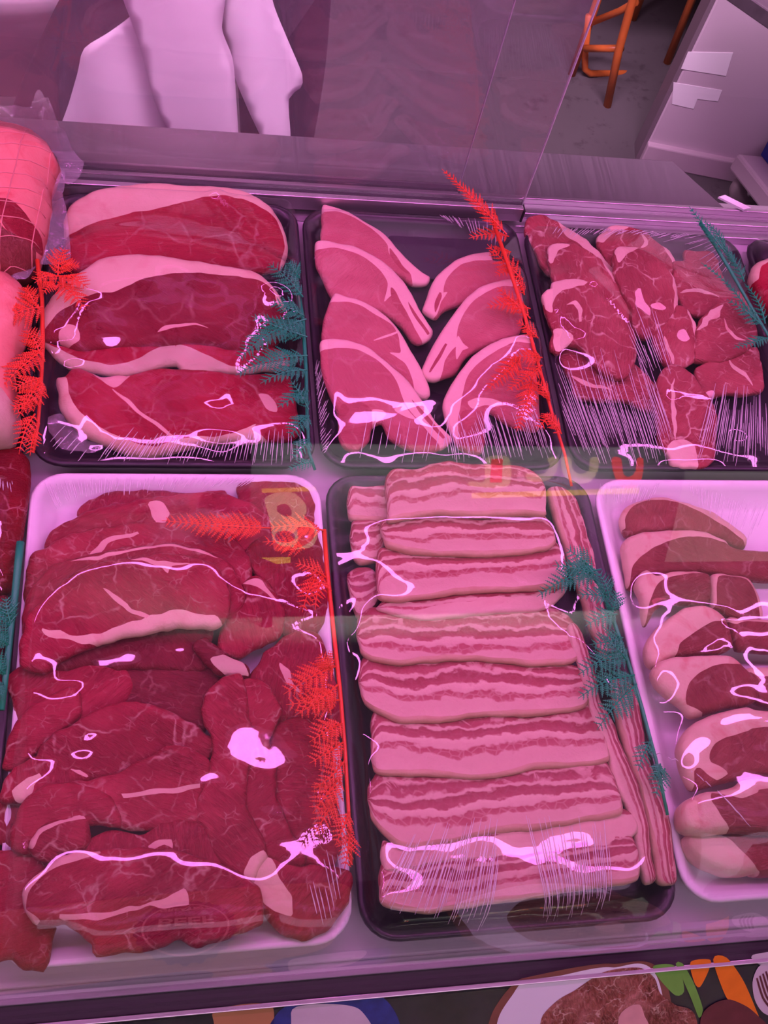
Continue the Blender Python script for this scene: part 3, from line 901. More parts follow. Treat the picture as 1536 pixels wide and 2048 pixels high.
def flat_sign(name, outer, mat, lift, holes=()):
    O = smooth_closed(np.array(outer), 0.008) if len(outer) > 5 else np.array(outer)
    H = [smooth_closed(np.array(h), 0.008) for h in holes]
    pts = [tuple(p) for p in O]; ed = [(i, (i + 1) % len(O)) for i in range(len(O))]
    for h in H:
        o_ = len(pts); pts += [tuple(p) for p in h]; ed += [(o_ + i, o_ + (i + 1) % len(h)) for i in range(len(h))]
    V, E, F, _, _, _ = delaunay_2d_cdt([Vector((p[0] * 10, p[1] * 10)) for p in pts], ed, [], 0, 1e-6)
    V = np.array([(v[0] / 10, v[1] / 10) for v in V]); F = np.array([f for f in F if len(f) == 3])
    c = V[F].mean(1); ok = inside(c, O)
    for h in H: ok &= ~inside(c, h)
    b = MB(); b.add([(x, -2.201 + lift, z) for x, z in V], [tuple(int(i) for i in f)[::-1] for f in F[ok]])
    sgp(b, name, mat)
h1 = [(0.275, -0.16), (0.278, -0.144), (0.287, -0.137), (0.302, -0.137), (0.312, -0.15), (0.318, -0.17), (0.316, -0.19), (0.303, -0.192), (0.288, -0.183), (0.279, -0.173)]
h2 = [(0.273, -0.284), (0.278, -0.267), (0.293, -0.259), (0.31, -0.259), (0.325, -0.27), (0.332, -0.289), (0.326, -0.306), (0.311, -0.314), (0.29, -0.312), (0.277, -0.302)]
flat_sign('figure_print', [(0.24, -0.121), (0.251, -0.098), (0.28, -0.084), (0.304, -0.082), (0.325, -0.09), (0.344, -0.114), (0.358, -0.141), (0.36, -0.174), (0.355, -0.204), (0.378, -0.228), (0.393, -0.258), (0.396, -0.283), (0.392, -0.31), (0.378, -0.338), (0.329, -0.348), (0.277, -0.354), (0.263, -0.254), (0.251, -0.18)], M['sg_cream'], 0.001, (h1, h2))
flat_sign('figure_fill_print', [(0.336, -0.244), (0.368, -0.241), (0.383, -0.251), (0.388, -0.276), (0.381, -0.303), (0.362, -0.324), (0.338, -0.341), (0.327, -0.341), (0.341, -0.306), (0.34, -0.272)], M['sg_red'], 0.002)
flat_sign('figure_fill_print', [(0.27, -0.298), (0.282, -0.319), (0.301, -0.332), (0.32, -0.332), (0.329, -0.348), (0.277, -0.354)], M['sg_red'], 0.002)
flat_sign('line_print', [(0.23, -0.069), (0.382, -0.059), (0.387, -0.078), (0.232, -0.088)], M['sg_yellow'], 0.001)
flat_sign('line_print', [(0.841, -0.085), (1.361, -0.059), (1.364, -0.085), (0.843, -0.11)], M['sg_yellow'], 0.001)
flat_sign('line_print', [(0.235, -0.385), (0.322, -0.383), (0.323, -0.412), (0.283, -0.418)], M['sg_yellow'], 0.001)
flat_sign('figure_print', [(0.873, 0.071), (0.94, 0.072), (0.948, -0.054), (0.833, -0.054), (0.834, -0.032), (0.875, -0.032)][:5] + [(0.875, -0.032)], M['sg_cream'], 0.001)
flat_sign('figure_fill_print', [(0.889, 0.067), (0.923, 0.068), (0.928, -0.036), (0.892, -0.036)], M['sg_red'], 0.002)
flat_sign('figure_print', [(0.999, 0.003), (1.053, 0.004), (1.068, 0.039), (1.059, 0.073), (1.092, 0.073), (1.091, 0.013), (1.068, -0.027), (1.014, -0.032)], M['sg_cream'], 0.001)
flat_sign('figure_print', [(1.101, 0.074), (1.131, 0.074), (1.142, 0.022), (1.168, 0.004), (1.191, 0.022), (1.191, 0.074), (1.216, 0.075), (1.219, 0.013), (1.197, -0.035), (1.148, -0.036), (1.113, 0.004)], M['sg_cream'], 0.001)
flat_sign('figure_print', [(1.258, 0.075), (1.286, 0.075), (1.303, 0.005), (1.323, -0.008), (1.339, 0.014), (1.338, 0.076), (1.357, 0.076), (1.364, -0.012), (1.342, -0.058), (1.3, -0.049), (1.272, 0.005)], M['sg_red'], 0.001)

# ================================================================== behind the counter
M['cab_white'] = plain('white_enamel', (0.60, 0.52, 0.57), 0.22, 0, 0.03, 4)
M['cab_dark'] = plain('grey_side', (0.20, 0.16, 0.18), 0.4, 0, 0.1, 8)
M['skirt'] = plain('pink_grey_plinth', (0.58, 0.48, 0.53), 0.4, 0, 0.1, 12)
L0 = np.array([1.156, 2.022]); L1 = np.array([1.424, 1.973])
ux = (L1 - L0) / np.linalg.norm(L1 - L0); uy = np.array([-ux[1], ux[0]])
def cabp(u, v, z):
    p = L0 + ux * u + uy * v
    return (p[0], p[1], z)
cab = empty('partition_screen', (*(L0 + ux * 0.6 + uy * 0.03), -0.75))
tag(cab, 'tall white glossy screen standing on the floor behind the counter', 'screen')
def cabbox(u0, u1, v0, v1, z0, z1): return [cabp(u0, v0, z0), cabp(u1, v0, z0), cabp(u1, v1, z0), cabp(u0, v1, z0), cabp(u0, v0, z1), cabp(u1, v0, z1), cabp(u1, v1, z1), cabp(u0, v1, z1)]
cl = tuple(cab.location)
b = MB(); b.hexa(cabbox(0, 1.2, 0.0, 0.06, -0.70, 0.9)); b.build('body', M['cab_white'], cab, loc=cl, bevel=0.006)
b = MB(); b.hexa(cabbox(-0.010, 0.0, 0.0, 0.06, -0.75, 0.9)); b.build('side_panel', M['cab_dark'], cab, loc=cl)
b = MB(); b.hexa(cabbox(0.0, 1.2, -0.016, 0.06, -0.75, -0.69)); b.build('plinth', M['skirt'], cab, loc=cl, bevel=0.004)
M['bright_patch'] = plain('highlight_white', (0.93, 0.93, 0.95), 0.5, 0, 0.02, 30)
def highlight_patch(pts):  # pale patches painted in place of bright reflections on the screen
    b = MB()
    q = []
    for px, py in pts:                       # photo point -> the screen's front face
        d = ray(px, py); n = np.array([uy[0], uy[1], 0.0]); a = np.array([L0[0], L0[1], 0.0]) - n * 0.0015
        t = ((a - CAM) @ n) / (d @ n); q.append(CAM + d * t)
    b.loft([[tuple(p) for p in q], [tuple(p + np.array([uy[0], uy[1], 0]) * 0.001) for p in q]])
    b.build('painted_highlight', M['bright_patch'], cab, loc=cl)
highlight_patch([(1376, 104), (1466, 106), (1452, 152), (1362, 138)])
highlight_patch([(1347, 165), (1444, 181), (1436, 203), (1395, 198), (1387, 218), (1344, 208)])

# a dark table corner at the far right
tb = empty('side_table', (1.2, 1.45, -0.75))
tag(tb, 'grey steel table top jutting in at the top right corner before the white screen', 'table')
e0, e1 = at_z(1450, 0, -0.1)[:2], at_z(1536, 60, -0.1)[:2]
dd = (e1 - e0) / np.linalg.norm(e1 - e0); nn = np.array([-dd[1], dd[0]])
if nn[0] < 0: nn = -nn
tp = lambda a, c: e0 + dd * a + nn * c
tl_ = float(np.linalg.norm(e1 - e0))
b = MB(); b.loft([[(*tp(a, c), z) for a, c in ((-0.03, 0), (tl_ + 0.36, 0), (tl_ + 0.36, 0.26), (-0.03, 0.26))] for z in (-0.10, -0.07)]); b.build('table_top', M['worktop'], tb, loc=tuple(tb.location), bevel=0.003)
for a, c in ((tl_ + 0.33, 0.03), (tl_ + 0.33, 0.23), (tl_ + 0.24, 0.03), (tl_ + 0.24, 0.23)):
    p = tp(a, c)
    b = MB(); b.tube([(p[0], p[1], -0.75), (p[0], p[1], -0.10)], 0.012, 8); b.build('leg', M['steel'], tb, True, loc=tuple(tb.location))

# stool of orange tube
M['orange'] = plain('orange_painted_tube', (0.62, 0.16, 0.03), 0.4, 0, 0.25, 30)
M['black_seat'] = plain('dark_seat', (0.05, 0.045, 0.05), 0.5)
st = empty('step_stool', (1.1, 2.4, -0.75))
tag(st, 'orange tubular folding stool on the floor behind the counter', 'stool')
def stube(name, pts, r=0.011, n=8):
    b = MB(); b.tube(pts, r, n); return b.build(name, M['orange'], st, True, loc=tuple(st.location))
def Y(px, py, y): return tuple(at_y(px, py, y))
stube('leg', [(1.112, 2.22, -0.75), (1.081, 2.22, -0.584), (1.05, 2.22, -0.33), (1.02, 2.22, -0.12)])
stube('leg', [(1.035, 2.335, -0.75), (1.03, 2.335, -0.55), (1.02, 2.335, -0.30), (1.005, 2.335, -0.12)])
stube('leg', [(1.33, 2.42, -0.75), (1.31, 2.42, -0.40), (1.29, 2.42, -0.12)])
stube('leg', [(1.27, 2.60, -0.75), (1.26, 2.60, -0.40), (1.24, 2.60, -0.12)])
stube('crossbar', [(*Y(1170, 97, 2.31),), (*Y(1245, 97, 2.24),)], 0.009)
stube('footrest', [Y(1178, 30, 2.33), Y(1170, 110, 2.33), Y(1170, 138, 2.33), Y(1180, 147, 2.33), Y(1240, 147, 2.36), Y(1300, 145, 2.42)], 0.009)
stube('brace', [Y(1183, 45, 2.33), Y(1240, 22, 2.27), Y(1272, 4, 2.23)], 0.009)
b = MB(); b.box(0.99, 1.30, 2.18, 2.62, -0.12, -0.09); b.build('seat', M['black_seat'], st, loc=tuple(st.location), bevel=0.01)

# cardboard box beside the cabinet
M['brown'] = plain('worn_cardboard', (0.16, 0.08, 0.06), 0.7, 0, 0.3, 12)
bx = empty('cardboard_box', (1.42, 2.95, -0.75))
tag(bx, 'brown cardboard box on the floor between orange stool and white screen', 'box')
b = MB(); b.box(1.30, 1.66, 2.75, 3.15, -0.75, -0.25); b.build('carton', M['brown'], bx, loc=tuple(bx.location), bevel=0.006)
b = MB(); b.hexa([(1.30, 2.75, -0.25), (1.66, 2.75, -0.25), (1.66, 2.72, -0.08), (1.30, 2.72, -0.08), (1.30, 2.755, -0.25), (1.66, 2.755, -0.25), (1.66, 2.725, -0.08), (1.30, 2.725, -0.08)])
b.build('flap', M['brown'], bx, loc=tuple(bx.location))

# dolly with a castor and a blue crate on it
M['dolly'] = plain('grey_plastic', (0.50, 0.42, 0.46), 0.5)
M['rubber'] = plain('castor_rubber', (0.30, 0.27, 0.26), 0.6)
M['blue'] = plain('blue_crate_plastic', (0.02, 0.03, 0.30), 0.4)
dl = empty('crate_dolly', (1.52, 1.74, -0.75))
tag(dl, 'low grey dolly on castors at the far right under a blue crate', 'dolly')
def Z(px, py, z): return tuple(at_z(px, py, z))
c1, c2 = np.array(Z(1474, 305, -0.60)), np.array(Z(1550, 402, -0.60))
d1 = (c2 - c1)[:2]; d1 /= np.linalg.norm(d1); d2 = np.array([-d1[1], d1[0]])
if d2[0] < 0: d2 = -d2
quad = [c1[:2], c1[:2] + d1 * 0.20, c1[:2] + d1 * 0.22 + d2 * 0.30, c1[:2] + d1 * 0.14 + d2 * 0.30, c1[:2] + d1 * 0.04 + d2 * 0.10]
b = MB(); b.loft([[(p[0], p[1], z) for p in quad] for z in (-0.65, -0.60)]); b.build('platform', M['dolly'], dl, loc=tuple(dl.location), bevel=0.008)
wp = at_z(1500, 378, -0.70)
for (p, nm) in ((wp[:2], 'castor'), (c1[:2] + d1 * 0.15 + d2 * 0.08, 'castor'), (c1[:2] + d1 * 0.15 + d2 * 0.34, 'castor')):
    b = MB()
    ring = []
    for r_, xx in ((0.030, -0.013), (0.046, -0.015), (0.052, -0.008), (0.052, 0.008), (0.046, 0.015), (0.030, 0.013)):
        ring.append([(p[0] + r_ * math.cos(t), p[1] + xx, -0.698 + r_ * math.sin(t)) for t in [2 * math.pi * q / 24 for q in range(24)]])
    b.loft(ring)
    cs = b.build(nm, M['rubber'], dl, True, loc=tuple(dl.location))
    b = MB(); b.tube([(p[0], p[1] - 0.02, -0.698), (p[0], p[1] + 0.02, -0.698)], 0.012, 8); b.tube([(p[0], p[1] - 0.02, -0.70), (p[0] + .01, p[1] - 0.012, -0.65)], 0.006, 6); b.tube([(p[0], p[1] + 0.02, -0.70), (p[0] + .01, p[1] + 0.012, -0.65)], 0.006, 6)
    fk = b.build('fork', M['steel'], cs, True, loc=tuple(dl.location))
crt = empty('plastic_crate', (c1[0] + .25, c1[1] + .1, -0.60))
tag(crt, 'blue plastic crate standing on the grey dolly at the right edge', 'crate')
o1 = np.array(Z(1522, 300, -0.60))[:2] ; o1 = c1[:2] + d1 * 0.02 + d2 * 0.05; k1 = [o1, o1 + d1 * 0.16, o1 + d1 * 0.16 + d2 * 0.26, o1 + d1 * 0.10 + d2 * 0.26, o1 + d2 * 0.10]
ctr_ = sum(k1) / len(k1)
b = MB()
b.loft([[(*(ctr_ + (p - ctr_) * s), z) for p in k1] for s, z in ((0.96, -0.598), (1.0, -0.48), (1.03, -0.48), (1.03, -0.46), (0.95, -0.46), (0.90, -0.58))])
b.build('crate_shell', M['blue'], crt, loc=tuple(crt.location), bevel=0.004)

# ------------------------------------------------------------------ the butcher in a white coat
M['skin'] = plain('skin', (0.62, 0.36, 0.28), 0.5, 0, 0.06, 30)
M['navy'] = plain('dark_fleece', (0.030, 0.018, 0.028), 0.85, 0, 0.5, 40, 0.5)
M['coat'] = plain('white_coat_cloth', (0.86, 0.80, 0.85), 0.7, 0, 0.03, 14, 0.05)
M['hair'] = plain('dark_hair', (0.03, 0.02, 0.015), 0.5, 0, 0.3, 80, 0.4)
pr = empty('person', (0.06, 1.40, -0.75))
tag(pr, 'person in white coat and dark trousers standing behind the glass doors', 'person')
PL = np.array(pr.location)
def skin_mesh(name, nodes, edges, mat, root=0, levels=2):
    bm = bmesh.new()
    vs = [bm.verts.new(np.array(p) - PL) for p, r in nodes]
    for a, c in edges: bm.edges.new((vs[a], vs[c]))
    me = bpy.data.meshes.new(name); bm.to_mesh(me); bm.free()
    me.materials.append(mat)
    o = bpy.data.objects.new(name, me); COL.objects.link(o); o.parent = pr
    md = o.modifiers.new('skin', 'SKIN'); md.use_smooth_shade = True
    sv = me.skin_vertices[0].data
    for i, (p, r) in enumerate(nodes):
        sv[i].radius = (r, r * (1.0 if r < .07 else 0.8)); sv[i].use_root = (i == root)
    ss = o.modifiers.new('sub', 'SUBSURF'); ss.levels = ss.render_levels = levels
    return o
hipL, hipR = (0.00, 1.44, 0.10), (0.15, 1.44, 0.10)
nodes = [((0.07, 1.44, 0.16), .12), ((0.07, 1.42, 0.36), .115), ((0.06, 1.41, 0.56), .125), ((0.05, 1.40, 0.67), .06), ((0.045, 1.375, 0.74), .062), ((0.045, 1.365, 0.80), .080), ((0.045, 1.375, 0.87), .082), ((0.045, 1.38, 0.93), .055),
         (hipL, .09), ((-0.13, 1.36, -0.07), .078), ((-0.215, 1.32, -0.26), .058), ((-0.225, 1.38, -0.48), .052), ((-0.23, 1.42, -0.68), .038), ((-0.235, 1.32, -0.72), .030),
         (hipR, .09), ((0.16, 1.43, -0.10), .08), ((0.165, 1.42, -0.27), .058), ((0.17, 1.45, -0.48), .052), ((0.17, 1.47, -0.68), .038), ((0.175, 1.37, -0.72), .030),
         ((-0.12, 1.42, 0.60), .058), ((-0.20, 1.42, 0.45), .045), ((-0.22, 1.36, 0.40), .038), ((-0.13, 1.24, 0.44), .027), ((-0.09, 1.20, 0.45), .030),
         ((0.23, 1.42, 0.60), .058), ((0.32, 1.42, 0.45), .045), ((0.34, 1.36, 0.40), .038), ((0.26, 1.24, 0.45), .027), ((0.22, 1.20, 0.46), .030)]
edges = [(0, 1), (1, 2), (2, 3), (3, 4), (4, 5), (5, 6), (6, 7), (0, 8), (8, 9), (9, 10), (10, 11), (11, 12), (12, 13), (0, 14), (14, 15), (15, 16), (16, 17), (17, 18), (18, 19),
         (2, 20), (20, 21), (21, 22), (22, 23), (23, 24), (2, 25), (25, 26), (26, 27), (27, 28), (28, 29)]
for hand, sgn in ((24, 1), (29, -1)):
    hp = np.array(nodes[hand][0])
    for f, (dx, ln) in enumerate(((-0.024, .052), (-0.008, .06), (0.008, .056), (0.022, .044))):
        a0 = len(nodes)
        nodes += [(tuple(hp + (dx, -0.03, -0.002)), .009), (tuple(hp + (dx, -0.03 - ln * .5, -0.008)), .0085), (tuple(hp + (dx, -0.03 - ln * .85, -0.03)), .0075)]
        edges += [(hand, a0), (a0, a0 + 1), (a0 + 1, a0 + 2)]
    a0 = len(nodes)
    nodes += [(tuple(hp + (0.034 * sgn, 0.0, -0.004)), .010), (tuple(hp + (0.048 * sgn, -0.03, -0.012)), .009)]
    edges += [(hand, a0), (a0, a0 + 1)]
fn = len(nodes)
nodes += [((0.045, 1.285, 0.815), .014), ((-0.035, 1.385, 0.82), .014), ((0.125, 1.385, 0.82), .014)]
edges += [(5, fn), (5, fn + 1), (5, fn + 2)]
skin_mesh('body', nodes, edges, M['skin'])
tn = [((0.07, 1.44, 0.14), .135), (hipL, .105), ((-0.10, 1.375, -0.03), .098), ((-0.20, 1.33, -0.20), .082), ((-0.225, 1.35, -0.38), .078), ((-0.228, 1.40, -0.60), .070), ((-0.23, 1.415, -0.68), .066),
      (hipR, .105), ((0.16, 1.43, -0.08), .098), ((0.165, 1.42, -0.27), .080), ((0.17, 1.45, -0.48), .075), ((0.17, 1.47, -0.68), .066)]
skin_mesh('trousers', tn, [(0, 1), (1, 2), (2, 3), (3, 4), (4, 5), (5, 6), (0, 7), (7, 8), (8, 9), (9, 10), (10, 11)], M['navy'])
for foot in ((-0.235, 1.42), (0.172, 1.47)):
    b = MB()
    rings = []
    for yy, wd, hh in ((0.05, .03, .05), (0.03, .042, .08), (-0.03, .042, .075), (-0.10, .046, .05), (-0.16, .042, .035), (-0.19, .02, .02)):
        rings.append([(foot[0] + wd * math.cos(t), foot[1] + yy, -0.749 + max(0, hh * math.sin(t) * 1.0) if math.sin(t) > 0 else -0.749) for t in [2 * math.pi * q / 14 for q in range(14)]])
    b.loft(rings); b.build('shoe', M['gasket'], pr, True, loc=tuple(PL))
# coat: upper part around the torso, two skirts that hang open
sl = [((0.07, 1.43, 0.20), .150), ((0.06, 1.415, 0.40), .140), ((0.06, 1.41, 0.57), .140), ((-0.12, 1.42, 0.60), .076), ((-0.20, 1.42, 0.43), .062), ((-0.218, 1.375, 0.41), .055),
      ((0.23, 1.42, 0.60), .076), ((0.32, 1.42, 0.43), .062), ((0.338, 1.375, 0.41), .055)]
skin_mesh('coat_top', sl, [(0, 1), (1, 2), (2, 3), (3, 4), (4, 5), (2, 6), (6, 7), (7, 8)], M['coat'])
hr = [((0.045, 1.41, 0.80), .070), ((0.045, 1.405, 0.88), .086), ((0.045, 1.385, 0.93), .072)]
skin_mesh('hair', hr, [(0, 1), (1, 2)], M['hair'])
for sx_ in (-0.028, 0.028):
    b = MB(); b.tube([(0.045 + sx_, 1.292, 0.838), (0.045 + sx_, 1.286, 0.838)], [0.009, 0.004], 8); b.build('eye', M['hair'], pr, True, loc=tuple(PL))
b = MB(); b.tube([(0.02, 1.297, 0.775), (0.045, 1.29, 0.772), (0.07, 1.297, 0.775)], 0.004, 6); b.build('mouth', plain('lips', (0.45, 0.16, 0.15), 0.5), pr, True, loc=tuple(PL))

def hanging(name, outline, Yc, mat, parent, off, bow=0.04, folds=0.008, freq=9.0, seed=1, th=0.003):
    """a cloth panel hanging in about the plane y = Yc, with folds that run down it"""
    Q = np.array([[at_y(px, py, Yc)[0], at_y(px, py, Yc)[2]] for px, py in outline])
    O = smooth_closed(Q, 0.012)
    lo, hi = O.min(0), O.max(0)
    G = np.array([(x, z) for x in np.arange(lo[0], hi[0], 0.012) for z in np.arange(lo[1], hi[1], 0.012)])
    G = G[inside(G, O)]; G = G[dist_to(G, O) > 0.006]
    A = np.vstack([O, G])
    V, E, F, _, _, _ = delaunay_2d_cdt([Vector((float(p[0]) * 10, float(p[1]) * 10)) for p in A], [(i, (i + 1) % len(O)) for i in range(len(O))], [], 0, 1e-6)
    V = np.array([(v[0] / 10, v[1] / 10) for v in V]); F = np.array([f for f in F if len(f) == 3])
    F = F[inside(V[F].mean(1), O)]
    xm = (lo[0] + hi[0]) / 2; hw = (hi[0] - lo[0]) / 2
    yy = []
    for x, z in V:
        u = (x - xm) / hw
        dz = (hi[1] - z) / (hi[1] - lo[1])
        f = noise.noise(Vector((x * freq + z * 2.2, z * 1.4, seed))) * folds * 2.2 * (0.3 + dz) + math.sin(x * 46 + z * 9 + seed) * folds * .45 * dz
        yy.append(Yc + bow * u * u + f - 0.07 * dz)
    vs = [(V[i][0] - off[0], yy[i] - off[1], V[i][1] - off[2]) for i in range(len(V))]
    o = link_mesh(name, vs, [tuple(int(i) for i in t) for t in F], mat, parent)
    md = o.modifiers.new('cloth', 'SOLIDIFY'); md.thickness = th
    return o
hanging('coat_skirt', cr('W', [(1080, -340), (1120, -40), (1000, 75), (850, 180), (650, 320), (600, 500), (530, 740), (470, 900), (450, 960), (400, 1180), (1000, 1230), (1840, 1230), (1830, 1000), (1812, 700), (1785, 450), (1700, 200), (1760, -100), (1700, -340)]), 1.27, M['coat'], pr, PL, 0.05, 0.006, 9, 2)
hanging('coat_skirt', cr('W', [(1640, -340), (1650, 0), (1720, 230), (1800, 480), (1900, 680), (2020, 900), (2090, 1050), (2140, 1070), (2190, 1020), (2220, 900), (2210, 640), (2300, 590), (2315, 500), (2200, 230), (2090, -40), (2060, -340)]), 1.30, M['coat'], pr, PL, 0.02, 0.010, 12, 5)
hanging('coat_overlap', cr('W', [(900, -340), (960, 20), (1000, 100), (1080, 300), (1180, 620), (1300, 840), (1480, 1010), (1560, 1060), (1560, 1230), (1836, 1232), (1828, 1000), (1805, 700), (1770, 450), (1700, 200), (1700, -340)]), 1.255, M['coat'], pr, PL, 0.015, 0.004, 9, 8)
# white tub on the floor at the far left
tubm = MB()
tc = at_z(40, -30, -0.45)
ringz = []
for r_, z_ in ((0.20, -0.749), (0.25, -0.52), (0.262, -0.50), (0.268, -0.47), (0.262, -0.455), (0.25, -0.46), (0.24, -0.52), (0.19, -0.735)):
    ringz.append([(tc[0] - 0.09 + r_ * math.cos(t) * 1.2, tc[1] + 0.22 + r_ * math.sin(t), z_) for t in [2 * math.pi * q / 40 for q in range(40)]])
tubm.loft(ringz)
tag(tubm.build('meat_tub', M['cab_white'], None, True, (tc[0] - .09, tc[1] + .22, -0.75)), 'white round plastic tub standing behind the person at the top left', 'tub')

# ================================================================== trays
tray('A', -0.149, 0.147, 0.597, 0.984, M['tray_black'], 'black foam tray holding the four large fat-capped rump steaks')
tray('B', 0.1515, 0.431, 0.597, 0.980, M['tray_black'], 'black foam tray of pink pork chops fanned in two columns')
tray('C', 0.438, 0.741, 0.597, 0.972, M['tray_black'], 'black foam tray of lamb shoulder slices, right of the pork chops')
tray('G', 0.7515, 1.05, 0.597, 0.970, M['tray_black'], 'black foam tray at the far right behind the green fern, mostly out of view')
tray('D', -0.146, 0.1485, 0.119, 0.588, M['tray_white'], 'white foam tray heaped with dark red sliced beef')
tray('E', 0.1535, 0.450, 0.117, 0.588, M['tray_black'], 'black foam tray of streaky pork belly slices')
tray('F', 0.4555, 0.752, 0.128, 0.584, M['tray_white'], 'white foam tray of thick loin chops at the right')
tray('H', -0.46, -0.1515, 0.597, 0.99, M['tray_black'], 'black foam tray at the far left under the fat roasting joints')
tray('J', -0.46, -0.150, 0.130, 0.588, M['tray_black'], 'black foam tray at the far left with very dark marbled beef')

# ------------------------------------------------------------------ rump steaks
def meat(name, label, cat, group, *a, **k):
    return tag(slab(name, *a, **k), label, cat, group)
G1 = 'rump steaks in the black tray'
RF = M['beef_fat']
r1 = cr('A', [(305, 270), (322, 195), (380, 145), (500, 100), (600, 85), (740, 68), (900, 84), (1050, 90), (1150, 105), (1230, 140), (1300, 190), (1345, 250), (1375, 330), (1385, 400), (1345, 480), (1200, 500), (900, 470), (600, 480), (350, 490), (318, 400)])
meat('rump_steak', 'rump steak furthest back in its tray, under a broad pale ragged fat cap', 'steak', G1, r1, M['rump'], 0.036, 0, 0.22, 0.008, 0.010, 0.010,
     [('fat_cap', cr('A', [(250, 350), (430, 285), (600, 240), (740, 210), (850, 185), (960, 160), (1080, 150), (1180, 170), (1265, 212), (1318, 250), (1350, 320), (1362, 400), (1335, 520), (1450, 500), (1480, 200), (1000, 0), (500, 0), (200, 150)]), RF)], tray='A', seed=1)
r2 = cr('A', [(180, 810), (190, 740), (215, 660), (260, 600), (330, 540), (390, 490), (470, 440), (560, 420), (680, 415), (850, 435), (1000, 455), (1130, 475), (1230, 500), (1290, 545), (1330, 600), (1365, 650), (1385, 720), (1330, 840), (1180, 880), (1000, 850), (810, 850), (600, 860), (400, 875), (300, 840), (205, 826)])
meat('rump_steak', 'darkest rump steak, in the middle of its tray under a smooth thick white fat cap', 'steak', G1, r2, M['rump_dark'], 0.050, 0, 0.20, 0.009, 0.010, 0.011,
     [('fat_cap', cr('A', [(150, 830), (205, 805), (275, 720), (340, 670), (440, 620), (550, 610), (680, 555), (850, 520), (1000, 520), (1150, 535), (1250, 558), (1310, 610), (1345, 690), (1480, 690), (1400, 500), (1000, 380), (500, 340), (200, 500)]), RF),
      ('fat_seam', cr('A', [(755, 800), (790, 772), (870, 760), (940, 758), (1000, 782), (940, 768), (860, 775), (800, 790)]), M['seam_fat']),
      ('fat_patch', cr('A', [(285, 800), (320, 765), (372, 775), (385, 840), (330, 850), (290, 835)]), M['seam_fat'])], tray='A', seed=2)
r3 = cr('A', [(205, 835), (300, 850), (400, 870), (600, 850), (810, 845), (1000, 800), (1150, 800), (1300, 850), (1390, 905), (1380, 960), (1290, 968), (1160, 980), (1050, 975), (940, 990), (880, 978), (848, 945), (780, 950), (700, 978), (600, 992), (520, 988), (450, 975), (330, 950), (260, 900)])
meat('rump_steak', 'thin rump steak showing only as a lean strip with tan fat below the darkest steak', 'steak', G1, r3, M['rump'], 0.034, 0, 0.10, 0.006, 0.008, 0.007,
     [('fat_rim', cr('A', [(180, 820), (240, 850), (320, 890), (420, 930), (520, 950), (620, 940), (720, 890), (800, 850), (838, 850), (842, 910), (850, 990), (780, 1010), (400, 1010)]), M['beef_fat_tan']),
      ('fat_rim', cr('A', [(846, 862), (950, 885), (1050, 930), (1150, 962), (1290, 945), (1400, 940), (1400, 1010), (850, 1010)]), M['beef_fat_tan'])], tray='A', seed=3)
r4 = cr('A', [(270, 1010), (312, 995), (345, 962), (410, 965), (480, 1000), (560, 992), (640, 990), (750, 960), (900, 965), (1000, 970), (1150, 990), (1300, 985), (1390, 1000), (1412, 1080), (1430, 1180), (1440, 1260), (1390, 1300), (1290, 1305), (1150, 1310), (1000, 1318), (880, 1345), (740, 1375), (620, 1365), (540, 1335), (450, 1295), (370, 1252), (310, 1190), (280, 1130), (280, 1070)])
meat('rump_steak', 'bright red rump steak at the near edge of its tray with a fat-rimmed left side', 'steak', G1, r4, M['rump'], 0.031, 0, 0.06, 0.009, 0.012, 0.010,
     [('fat_rim', cr('A', [(230, 1000), (320, 1012), (332, 1080), (352, 1140), (400, 1198), (460, 1240), (540, 1290), (640, 1328), (740, 1348), (850, 1318), (940, 1300), (1040, 1298), (1120, 1285), (1180, 1262), (1225, 1240), (1215, 1275), (1300, 1330), (900, 1420), (500, 1420), (230, 1200)]), M['beef_fat']),
      ('fat_patch', cr('A', [(400, 955), (480, 1000), (560, 990), (625, 1004), (590, 1045), (545, 1070), (500, 1040), (460, 1010)]), M['seam_fat']),
      ('fat_patch', cr('A', [(1240, 1100), (1285, 1105), (1318, 1140), (1322, 1185), (1270, 1170)]), M['seam_fat']),
      ('fat_seam', cr('A', [(540, 1075), (600, 1110), (680, 1185), (760, 1240), (820, 1290), (850, 1310), (812, 1300), (745, 1250), (665, 1195), (590, 1125)]), M['seam_fat'])], tray='A', seed=4)

# ------------------------------------------------------------------ pork chops
G2 = 'pork chops in the black tray'
def chop(label, outline, fat, extra, z, sy, seed):
    return meat('pork_chop', label, 'chop', G2, cr('B', outline), M['pork'], z, 0, sy, 0.005, 0.007, 0.005,
                [('fat_rim', cr('B', fat), M['pork_fat'])] + [(n, cr('B', p), M[m]) for n, p, m in extra], tray='B', seed=seed, step=0.0045, und=0.0008, wob=0.0006)
chop('pork chop furthest back in the left column, overlapped by the chop below', [(165, 187), (230, 197), (300, 222), (380, 268), (460, 318), (510, 362), (560, 422), (620, 482), (680, 532), (716, 556), (700, 590), (620, 590), (540, 540), (400, 510), (250, 440), (160, 390), (160, 290)],
     [(140, 226), (230, 226), (310, 250), (390, 298), (450, 345), (495, 395), (505, 440), (545, 485), (610, 545), (640, 600), (800, 600), (760, 500), (520, 300), (300, 160), (140, 150)],
     [('tail_streak', [(508, 415), (530, 440), (570, 500), (610, 545), (590, 545), (545, 505), (512, 455)], 'pork_dark')], 0.024, 0.13, 11)
